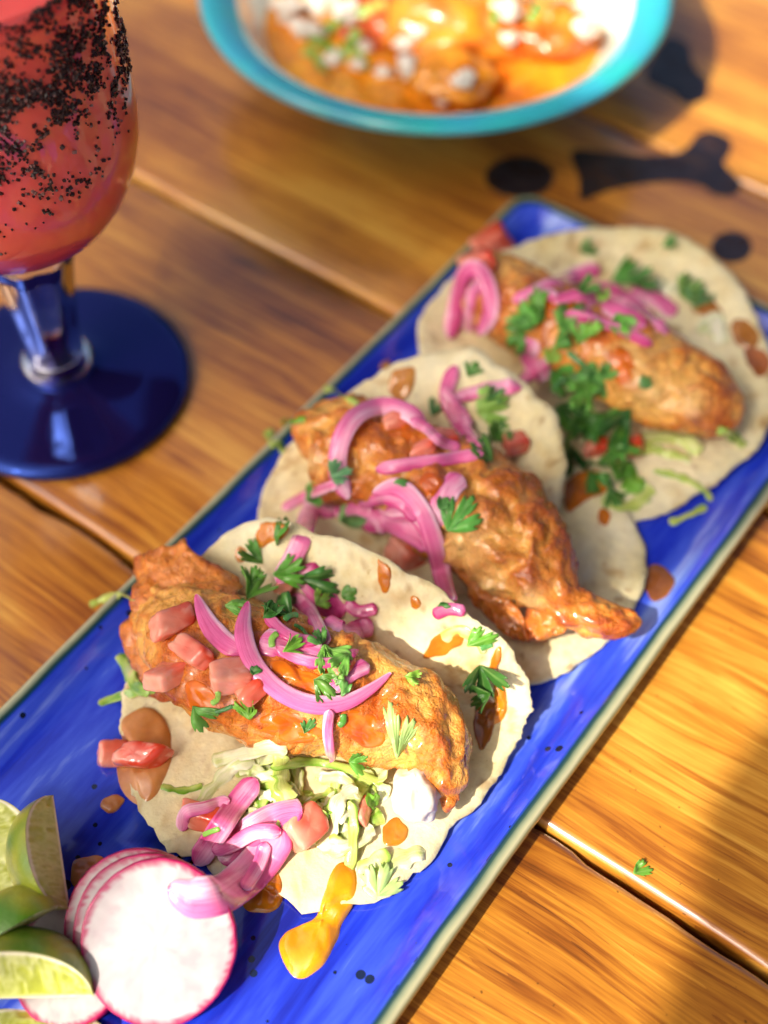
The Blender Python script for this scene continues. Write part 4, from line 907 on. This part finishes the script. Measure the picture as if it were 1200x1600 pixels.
onion([(388, 938), (380, 985), (396, 1036), (435, 1078), (485, 1100), (537, 1098), (578, 1077), (612, 1050)], 30, 'big pink onion arc curling over the sauced fish', deep=.35, humps=((.45, .35, .15),), taper=(.15, .35), n=60)
onion([(516, 1078), (548, 1052), (577, 1038)], 26, 'short pink onion strip above the end of the big arc', deep=.4)
onion([(515, 1108), (512, 1145), (518, 1190)], 17, 'thin onion strip hanging straight below the big arc', deep=.3)
onion([(304, 1352), (338, 1302), (370, 1255), (402, 1216)], 36, 'straight pink onion strip leaning over the radish edge', deep=.45, humps=((.5, .4, .3),))
onion([(345, 1350), (385, 1305), (430, 1277), (474, 1266)], 48, 'wide pink onion strip beside the straight one by the radish', deep=.45, humps=((.5, .3, .15),))
onion([(262, 1382), (300, 1402), (350, 1394), (392, 1362), (425, 1318), (435, 1290)], 62, 'broad pink onion strip curling over the round radish slice', deep=.35, humps=((.6, .3, .15),), th=.16, taper=(.2, .1))
onion([(285, 1300), (290, 1270), (320, 1262), (360, 1250)], 22, 'orange tinged onion strip around the red tomato', deep=.3)

for p, w, d, lb in [
    ([(560, 790), (600, 780), (630, 790), (650, 815)], 20, .6, 'thin magenta onion strand tucked beside the hanging strip'),
    ([(520, 800), (560, 795), (590, 812), (600, 835)], 22, .4, 'pink onion strand under the jagged leaf'),
    ([(640, 655), (665, 668), (690, 690), (720, 700)], 18, .5, 'pink onion strand between the arch and the zigzag strip'),
    ([(690, 605), (720, 640), (735, 665)], 14, .3, 'thin pale onion strand beside the zigzag strip'),
    ([(415, 960), (440, 985), (470, 1000), (500, 1000)], 20, .7, 'magenta onion strand crossing under the plump petal'),
    ([(455, 930), (480, 950), (500, 985), (510, 1010)], 24, .5, 'pink onion strand running down inside the fold'),
    ([(430, 1010), (470, 1030), (520, 1035), (560, 1015)], 18, .55, 'thin pink onion strand between the plump petal and big arc'),
    ([(540, 940), (560, 955), (590, 950)], 20, .8, 'small magenta onion strand at the foot of the fold wall'),
    ([(330, 1330), (365, 1318), (400, 1300), (440, 1300)], 24, .6, 'inner onion strand in the bunch by the radish'),
    ([(380, 1390), (405, 1350), (415, 1315)], 22, .35, 'short pale onion strand over the orange pool'),
    ([(860, 470), (900, 460), (940, 450), (975, 460)], 20, .6, 'pink onion strand crossing the pair on the golden fish'),
    ([(880, 490), (930, 500), (980, 520), (1020, 540)], 18, .7, 'magenta onion strand along the front of the golden fish'),
    ([(735, 520), (735, 470), (748, 440)], 20, .3, 'inner pale strand inside the looped onion'),
    ([(800, 470), (840, 455), (870, 465)], 20, .5, 'pink onion strand right of the looped onion')]:
    onion(p, w, lb, deep=d, humps=((.5, .3, .08),))
# glossy sauce soaked over the batter
for o_, lb in [([(395, 1120), (440, 1110), (500, 1128), (520, 1150), (470, 1165), (420, 1155)], 'glossy orange sauce coating the lower side of the sauced fish'),
               ([(530, 1110), (580, 1110), (605, 1140), (590, 1175), (550, 1160), (525, 1135)], 'orange sauce sheet beside the large pale leaf'),
               ([(290, 1060), (330, 1070), (345, 1110), (320, 1130), (285, 1095)], 'orange sauce patch under the pale tomato dice'),
               ([(420, 1020), (470, 1045), (520, 1060), (500, 1085), (440, 1060), (410, 1040)], 'orange sauce patch inside the big onion arc'),
               ([(590, 640), (630, 645), (655, 670), (640, 690), (600, 680)], 'orange sauce patch inside the onion arch'),
               ([(660, 735), (695, 745), (705, 775), (680, 785), (655, 765)], 'orange sauce dab on the crown of the middle fish'),
               ([(835, 440), (880, 450), (890, 480), (850, 500), (825, 475)], 'orange sauce patch on the golden fish behind the cilantro'),
               ([(960, 540), (985, 545), (990, 590), (968, 610), (955, 575)], 'orange sauce streak down the side of the golden fish')]:
    sauce(o_, lb, .045, 'd9751a', 'b8541a', skip=('onion', 'leaf', 'lettuce', 'tomato'))

# ------------------------------------------------------------------ toppings: cilantro
for a in [(620, 1182, 82, 98, 'large pale cilantro leaf on the white-tipped fish', '9cc480', .1), (530, 815, 62, 20, 'jagged cilantro leaf on the onions above the fold', '7fb878', .3), (700, 830, 68, 55, 'three-lobed green leaf in front of the upright onion', '5aa84e', .3),
          (388, 935, 60, 60, 'broad cilantro leaf beside the tapered onion petal', '6db04a', .3), (430, 900, 55, 30, 'bright cilantro leaf by the bent onion strip', '5aa23c', .3), (352, 945, 40, 20, 'cilantro leaf half over the left onion petal', '66a84a', .3),
          (470, 905, 70, -20, 'dark cilantro leaf lying inside the fold', '3f7a38', .3), (505, 1010, 62, -65, 'long cilantro leaf twisting down the fish', '6fa850', .3), (490, 1060, 48, -40, 'dark green leaf piece beside the short onion strip', '4a7a2c', .3),
          (480, 780, 46, 30, 'cilantro leaf at the top of the bent onion', '58a048', .3), (430, 850, 50, 80, 'cilantro leaf hanging on the fold edge', '4c9038', .3), (730, 1010, 55, 20, 'cilantro leaf on the fold wall near the lettuce curl', '5a9c34', .3),
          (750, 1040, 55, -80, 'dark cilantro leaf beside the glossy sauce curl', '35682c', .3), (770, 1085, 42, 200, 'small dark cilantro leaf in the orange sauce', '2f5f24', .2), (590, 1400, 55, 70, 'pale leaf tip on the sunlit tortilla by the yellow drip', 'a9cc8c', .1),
          (300, 1105, 46, -20, 'cilantro leaf peeking from under the sauced fish', '5a9a44', .3), (575, 1200, 30, 60, 'small cilantro leaf above the lettuce heap', '4a8a30', .3), (545, 1190, 30, 10, 'small cilantro leaf on the lettuce near the hanging onion', '5a9a3c', .3),
          (760, 625, 36, 30, 'dark cilantro leaf crossing the onion bridge', '3d7a40', .3), (745, 645, 55, 25, 'light cilantro leaf on the standing flap', '86b85a', .3), (675, 650, 30, 90, 'little cilantro leaf upright on the flap', '3d7a40', .3), (770, 720, 52, 100, 'dark cilantro cluster leaf at the base of the flap', '4a7c34', .4),
          (515, 745, 44, 15, 'blue green cilantro leaf beside the onion arch', '5f9a74', .3), (950, 760, 40, -60, 'dark cilantro leaf on the lower middle tortilla', '3f7a2c', .3), (1000, 605, 26, 40, 'round cilantro leaf on the golden fish', '4f8a4c', .2),
          (925, 565, 80, -60, 'large cilantro leaf in the heap before the golden fish', '4f9444', .4), (880, 520, 62, 60, 'cilantro leaf at the top of the heap', '55983c', .4), (850, 500, 55, 150, 'cilantro leaf pointing away at the left of the heap', '5fa044', .4),
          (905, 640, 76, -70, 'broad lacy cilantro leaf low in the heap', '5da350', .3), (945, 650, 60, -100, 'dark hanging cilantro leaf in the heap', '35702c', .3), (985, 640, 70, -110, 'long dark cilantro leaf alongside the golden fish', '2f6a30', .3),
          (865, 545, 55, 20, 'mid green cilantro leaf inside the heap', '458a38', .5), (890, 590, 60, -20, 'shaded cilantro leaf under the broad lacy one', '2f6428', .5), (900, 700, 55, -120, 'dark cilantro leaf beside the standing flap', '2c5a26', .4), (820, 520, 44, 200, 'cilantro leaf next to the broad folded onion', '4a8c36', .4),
          (955, 440, 50, 40, 'cilantro leaf behind the pink onions of the open taco', '4f9240', .3), (985, 440, 44, -10, 'second cilantro leaf behind the onions of the open taco', '3f7c34', .3), (1085, 480, 46, 70, 'grey green cilantro leaf on the open tortilla', '5a8f60', .3),
          (900, 455, 46, 20, 'cilantro leaf across the onion pair on golden fish', '58a04c', .3), (965, 490, 44, -70, 'narrow cilantro leaf over the long pink onion', '5fae3c', .3), (1035, 385, 26, 40, 'tiny cilantro leaf near the back of the open tortilla', '4a8040', .3), (905, 395, 34, 10, 'thin cilantro leaf on the back of the open tortilla', '5a8a4c', .3),
          (860, 580, 60, -30, 'cilantro leaf at the inner side of the heap by the onion end', '4c9440', .5), (930, 600, 64, -140, 'bright cilantro leaf across the middle of the heap', '66ac4c', .5), (875, 630, 62, -60, 'shaded cilantro leaf near the flap in the heap', '3a7a34', .5), (950, 690, 58, -30, 'cilantro leaf reaching toward the curly lettuce', '4f923c', .4), (920, 735, 56, -80, 'lowest cilantro leaf of the heap above the sauce smear', '3f7e34', .4), (840, 510, 50, 120, 'upright cilantro leaf at the heap edge by the looped onion', '59a046', .5), (905, 540, 50, 80, 'small bright cilantro leaf topping the heap', '6db04e', .5),
          (455, 960, 52, 140, 'dark cilantro leaf between plump petal and fold wall', '3f7c36', .4), (545, 1020, 44, -100, 'narrow green leaf beside the orange tomato sliver', '5f9a44', .4), (410, 880, 46, 120, 'cilantro leaf against the left end of the fold', '55983f', .4), (1060, 460, 40, 20, 'olive leaf by the brown smear on the open tortilla', '5f8a44', .3), (730, 590, 34, 60, 'small leaf on the flap above the zigzag onion', '4f8c40', .3), (770, 690, 40, 60, 'cilantro leaf low on the flap by the tomato', '4a8436', .4),
          (985, 720, 60, -100, 'green leaf tangled in the lettuce of the open taco', '5f9c34', .4), (990, 1365, 34, 10, 'lone cilantro fragment lying on the wooden table', '5f9a3c', .2)]:
    px, py, sz, an, lb, sh, ti = a
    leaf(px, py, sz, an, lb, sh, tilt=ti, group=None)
bits = [(350, 1108, 32, 20), (385, 1115, 34, 100), (450, 1012, 38, 30), (430, 1000, 26, 70), (398, 1048, 20, 50), (535, 1078, 24, 80), (532, 1125, 22, 70), (480, 1140, 26, 55), (500, 1000, 30, 120), (335, 1090, 24, 60), (620, 752, 20, 30), (690, 790, 22, 60),
        (455, 965, 26, 20), (415, 960, 30, 60), (440, 940, 28, 10), (470, 985, 30, 140), (500, 940, 24, 40), (395, 905, 26, 80), (330, 1300, 30, 20), (585, 1258, 24, 60), (640, 1055, 26, 10), (760, 1010, 22, 20), (690, 945, 16, 0), (540, 930, 22, 30),
        (850, 470, 34, 70), (815, 505, 30, 20), (940, 465, 24, 60), (870, 600, 36, 40), (920, 610, 34, 100), (960, 690, 34, 60), (880, 660, 36, 120), (860, 560, 30, 60), (920, 520, 34, 20), (900, 560, 36, 140), (945, 585, 30, 60), (940, 720, 34, 20), (890, 690, 30, 60), (970, 745, 34, 50), (1000, 760, 30, 120)]
for i, (x, y, L_, an) in enumerate(bits):
    a = math.radians(an); dx, dy = math.cos(a) * L_ / 2, -math.sin(a) * L_ / 2; k = rnd.uniform(-6, 6)
    lab, grp = ('chopped cilantro bit in the heap before the golden fish', 'cilantro bits in the far heap') if x > 800 else ('chopped cilantro bit scattered over the folded tacos', 'cilantro bits on the folded tacos')
    NEAR = ((350, 1108, 'at the lower edge of the sauced fish'), (440, 970, 'between the tapered petal and the plump petal'), (400, 905, 'by the loose crust and bent onion'), (510, 1090, 'beside the big onion arc'), (480, 1140, 'on the orange sauce below the big arc'), (330, 1300, 'under the straight onion strip by the radish'), (560, 1260, 'on the lettuce heap'), (650, 770, 'on the onions of the middle fish'), (740, 1000, 'on the fold wall near the lettuce curl'), (520, 935, 'deep inside the fold'),
            (830, 490, 'beside the looped onion'), (940, 465, 'on the long pink onions'), (880, 570, 'in the heap before the golden fish'), (920, 620, 'under the broad lacy leaf'), (890, 680, 'against the standing flap'), (960, 720, 'in the lettuce of the open taco'))
    lab = 'chopped cilantro bit ' + min(NEAR, key=lambda q: (q[0] - x) ** 2 + (q[1] - y) ** 2)[2]
    if i % 3:
        leaf(x - dx * .6, y - dy * .6, L_ * 1.15, an, lab, rnd.choice(['6fae3f', '4f8f34', '7fb04a', '3f7f3a', '5a9a50']), tilt=.5, group=grp, lobes=rnd.choice([1, 2, 3]))
        continue
    stem_bit([(x - dx, y - dy), (x + k * math.sin(a), y + k * math.cos(a)), (x + dx, y + dy)], rnd.uniform(6, 11), lab, rnd.choice(['6fae3f', '4f8f34', '8fbf55', '3f7f3a', '5a9a50']), th=rnd.uniform(.04, .07), group=grp)

# ------------------------------------------------------------------ goblet
gc = np.array([-12.6, 11.76, 0.])
def glass(name, c, rough=.02, ior=1.5):
    return plain(name, c, rough, Transmission_Weight=1.0, IOR=ior)
M['clear'] = glass('clear_glass', (.94, .93, 1.0), .02, 1.22); M['blue'] = plain('cobalt_glass', (.008, .006, .06), .06, Metallic=.15, IOR=2.2, Specular_Tint=(.10, .24, 1, 1)); M['violet'] = glass('violet_glass', (.16, .05, .62), .03)
gob = empty('margarita_goblet', gc)
bp_ = [(0.01, .05), (3.0, .05), (4.6, .02), (4.85, .05), (4.98, .2), (4.98, .38), (4.85, .52), (4.4, .6), (3.4, .72), (2.4, .86), (1.7, 1.02), (1.35, 1.2), (.01, 1.2)]
v, f = lathe(bp_, gc, 96); mk('foot', v, f, M['blue'], gob, reg='goblet')
v, f = lathe([(.01, 1.22), (1.2, 1.22), (1.36, 1.32), (1.40, 1.5), (1.3, 1.68), (1.14, 1.78), (.01, 1.78)], gc, 64); mk('collar', v, f, M['violet'], gob)
sp_ = [(.01, 1.8), (1.0, 1.8), (1.12, 1.95), (1.12, 2.2), (1.04, 2.45), (1.10, 3.2), (1.2, 4.2), (1.32, 5.4), (1.46, 6.5), (1.62, 7.2), (1.9, 7.75), (1.5, 7.78), (1.36, 7.2), (1.2, 6.5), (1.06, 5.4), (.94, 4.2), (.84, 3.2), (.7, 2.7), (.01, 2.55)]
v, f = lathe(sp_, gc, 64)
ang = np.arctan2(v[:, 1] - gc[1], v[:, 0] - gc[0]); rr = np.hypot(v[:, 0] - gc[0], v[:, 1] - gc[1]); s = 1 + .05 * np.cos(ang * 8) * ss(2.3, 3, v[:, 2])
v[:, 0] = gc[0] + (v[:, 0] - gc[0]) * s; v[:, 1] = gc[1] + (v[:, 1] - gc[1]) * s
mk('stem', v, f, M['clear'], gob)
outer = [(.01, 7.78), (.9, 7.80), (1.8, 8.0), (2.7, 8.5), (3.45, 9.2), (4.0, 10.05), (4.38, 11.0), (4.6, 12.0), (4.66, 13.0), (4.62, 14.3), (4.58, 15.8), (4.5, 17.0), (4.5, 18.2), (4.55, 19.0)]
M['filled'] = organic('glass_full_of_red_drink', .3, .35, .005, (1, .25, .2), coat=1.0, coat_r=.03, var=.07, vscale=25)
v, f = lathe(outer + [(4.46, 19.06), (4.36, 19.0), (4.3, 17.2)], gc, 120)
rc = lambda v: mix(lin('e8625a'), lin('d2444a'), np.clip(.5 + fbm(v * .35, 3, 3), 0, 1)[:, None])
mk('bowl', v, f, M['filled'], gob, colr=rc(v), reg='goblet')
M['drink'] = organic('frozen_drink', .35, .4, .004, (1, .25, .2), bump=.15, bscale=120, var=.08, vscale=40)
v, f = lathe([(4.31, 17.1), (4.0, 17.2), (2., 17.35), (.01, 17.4)], gc, 64); mk('frozen_drink', v, f, M['drink'], gob, colr=rc(v))
# salt: crystals stuck to the outside, dense towards the rim
po = np.array(outer); zs = np.linspace(8, 19, 400); rs = np.interp(zs, po[:, 1], po[:, 0])
sv, sf = [], []
cube = np.array([(x, y, z) for x in (-1, 1) for y in (-1, 1) for z in (-1, 1)], float) * .5
cf = [(0, 1, 3, 2), (4, 6, 7, 5), (0, 4, 5, 1), (2, 3, 7, 6), (0, 2, 6, 4), (1, 5, 7, 3)]
NS = 110000
z = rng.uniform(9.5, 19, NS); a = rng.uniform(-math.pi, math.pi, NS)
d = np.stack([np.cos(a), np.sin(a), 0 * a], -1); p = gc + d * np.interp(z, po[:, 1], po[:, 0])[:, None]; p[:, 2] += z
m_ = fbm(p * .55, 2, 3) * .55 + fbm(p * 2.2, 2, 6) * .55
lim = 11.2 + 1.8 * np.clip(a + 1.24, -1.2, 1.8) + m_ * 2.2
dens = np.clip((z - lim) / 2.2, 0, 1) * np.clip(.28 + m_ * 1.2, 0.01, 1)
keep = (rng.random(NS) < dens * .62) & ((p - gc) @ (CAM - gc) / np.linalg.norm((CAM - gc)[:2]) > -2.5)
sc_ = []
for p1, d1 in zip(p[keep], d[keep]):
    s1 = rng.uniform(.04, .10); R = np.array(Matrix.Rotation(rng.uniform(0, 6), 3, Vector(nrm(rng.normal(size=3)))))
    sv.append((cube * s1 * rng.uniform(.7, 1.3, 3)) @ R.T + p1 + d1 * s1 * .2); b = len(sc_) * 8
    sf += [tuple(b + i for i in t) for t in cf]; sc_.append(lin('2a1a1c') if rng.random() < .85 else lin('7a5a56'))
M['salt'] = organic('black_salt', .35, .1, .001, var=.3, vscale=900)
so = mk('salt_crust', np.vstack(sv), sf, M['salt'], gob, colr=np.repeat(np.array(sc_), 8, 0), smooth=False); so['kind'] = 'stuff'
tag(gob, 'goblet of red frozen drink with black salt crust and cobalt foot', 'goblet')

# ------------------------------------------------------------------ turquoise bowl with stew
bc = np.array([2.3, 31.9, 0.])
tb_ = empty('turquoise_bowl', bc)
def bowl_mat():
    m, nt, b = newmat('turquoise_glaze'); L = nt.links.new
    at = nd(nt, 'ShaderNodeAttribute', attribute_name='col'); L(at.outputs['Color'], b.inputs['Base Color'])
    b.inputs['Roughness'].default_value = .2; b.inputs['Coat Weight'].default_value = .7; b.inputs['Coat Roughness'].default_value = .06
    return m
M['turq'] = bowl_mat()
po_ = [(.01, .0), (4.6, .0), (4.9, .1), (5.0, .5), (6.6, 1.3), (8.6, 2.7), (10.0, 3.9), (10.45, 4.35)]
pr_ = [(10.45, 4.35), (10.68, 4.55), (10.66, 4.8), (10.4, 4.95), (10.0, 4.94), (9.5, 4.75), (9.0, 4.35)]
pi_ = [(9.0, 4.35), (8.7, 3.7), (8.0, 2.6), (6.5, 1.6), (4.5, 1.0), (.01, .8)]
def part(name, pr, c1, c2):
    v, f = lathe(pr, bc, 120); k = np.clip(.5 + .6 * fbm(v * .6, 3, 4), 0, 1)[:, None]
    mk(name, v, f, M['turq'], tb_, colr=mix(lin(c1), lin(c2), k), reg='bowl')
part('outer_wall', po_, '1a8a8c', '157a80'); part('rim', pr_, '2fb7b8', '3aa5c8'); part('inner_wall', pi_, 'dfe6d6', 'cfe0da')
tag(tb_, 'turquoise rimmed ceramic bowl standing behind the platter', 'bowl')
th = np.linspace(0, 2 * math.pi, 90, endpoint=False); rr = np.linspace(.001, 7.9, 34)
X = bc[0] + rr[:, None] * np.cos(th); Y = bc[1] + rr[:, None] * np.sin(th); Z = 3.1 + 0 * X
pp = np.stack([X, Y, Z], -1); Z = 2.5 + (.55 * fbm(pp * .35, 3, 2) + .25 * ridged(pp * .9, 2, 6)) * ss(7.8, 6.4, rr[:, None]) ; pp[..., 2] = Z
cc = mix(lin('f0a626'), lin('d4701a'), np.clip(.45 + .8 * fbm(pp * .5, 3, 8), 0, 1)[..., None])
stew = mk('orange_stew', pp.reshape(-1, 3), grid_faces(34, 90, cv=True), M['stew'], colr=cc.reshape(-1, 3), reg='stew')
tag(stew, 'chunky orange stew filling the turquoise bowl', 'stew')
for i, (px, py, r, c1, c2, lb) in enumerate([(720, 40, 3.6, 'e8962a', 'c8641a', 'large yellow orange stewed piece in the turquoise bowl'), (855, 50, 2.2, 'e8862a', 'cc5a1c', 'red orange stewed piece by the bowl side'), (700, 120, 2.0, 'e89a2a', 'c8701a', 'golden stewed piece at the front of the bowl'), (590, 30, 2.0, 'd86a3a', 'b04a20', 'pinkish orange stewed piece in the bowl')]):
    lump('stewed_chunk', P(px, py, 3.2), r, M['stew'], lambda v, a=lin(c1), b=lin(c2): mix(a, b, np.clip(.5 + .8 * fbm(v * .8, 3, 4), 0, 1)[:, None]), None, 30 + i, (1, .8, .55), 'stew', .25, 1.6)['label'] = lb
    bpy.context.scene.collection.objects[-1]['category'] = 'stew'
crumbs = [(638, 75, 30), (640, 110, 34), (790, 20, 36), (725, 130, 30), (690, 158, 22), (600, 118, 24), (450, 20, 40), (500, 10, 46), (540, 25, 36), (520, 95, 26), (560, 105, 22), (480, 50, 30), (655, 55, 20), (795, 62, 20), (930, 20, 50), (915, 50, 36), (940, -10, 46), (570, 75, 20)]
for i, (x, y, s) in enumerate(crumbs):
    h = hit(x, y, ('bowl',)); r = s * h[2] / FPX / 2
    o = lump('cheese_crumb', h[0] + np.array([0, 0, r * .4]), r, M['cheese'], lin('e6e0d2'), None, 60 + i, (rnd.uniform(.8, 1.4), rnd.uniform(.6, 1.1), .7), None, .65, 1.7, n=18)
    NEAR = ((470, 20, 'heaped at the pale inner wall of the turquoise bowl'), (640, 85, 'between the pinkish and yellow stewed pieces'), (790, 30, 'on the large yellow orange piece'), (700, 145, 'at the front of the golden stewed piece'), (540, 95, 'among the green shreds'), (930, 15, 'by the red orange piece and bowl side'))
    tag(o, 'white cheese crumb ' + min(NEAR, key=lambda q: (q[0] - x) ** 2 + (q[1] - y) ** 2)[2], 'cheese', 'cheese crumbs on the stew')
for i, (x, y, an, L_) in enumerate([(520, 40, 40, 60), (545, 70, 60, 60), (580, 15, 20, 50), (560, 95, 120, 40), (505, 75, 150, 55), (770, 15, 80, 50), (835, 20, 60, 40), (490, 95, 130, 50)]):
    a = math.radians(an); dx, dy = math.cos(a) * L_ / 2, -math.sin(a) * L_ / 2
    lettuce([(x - dx, y - dy), (x + 4, y - 4), (x + dx, y + dy)], 18, 300 + i, .85, 'green herb shred on the stew, ' + ('by the large yellow orange piece' if x > 700 else 'by the pale inner wall of the bowl' if x < 530 else 'by the pinkish orange piece'), 'green shreds on the stew')
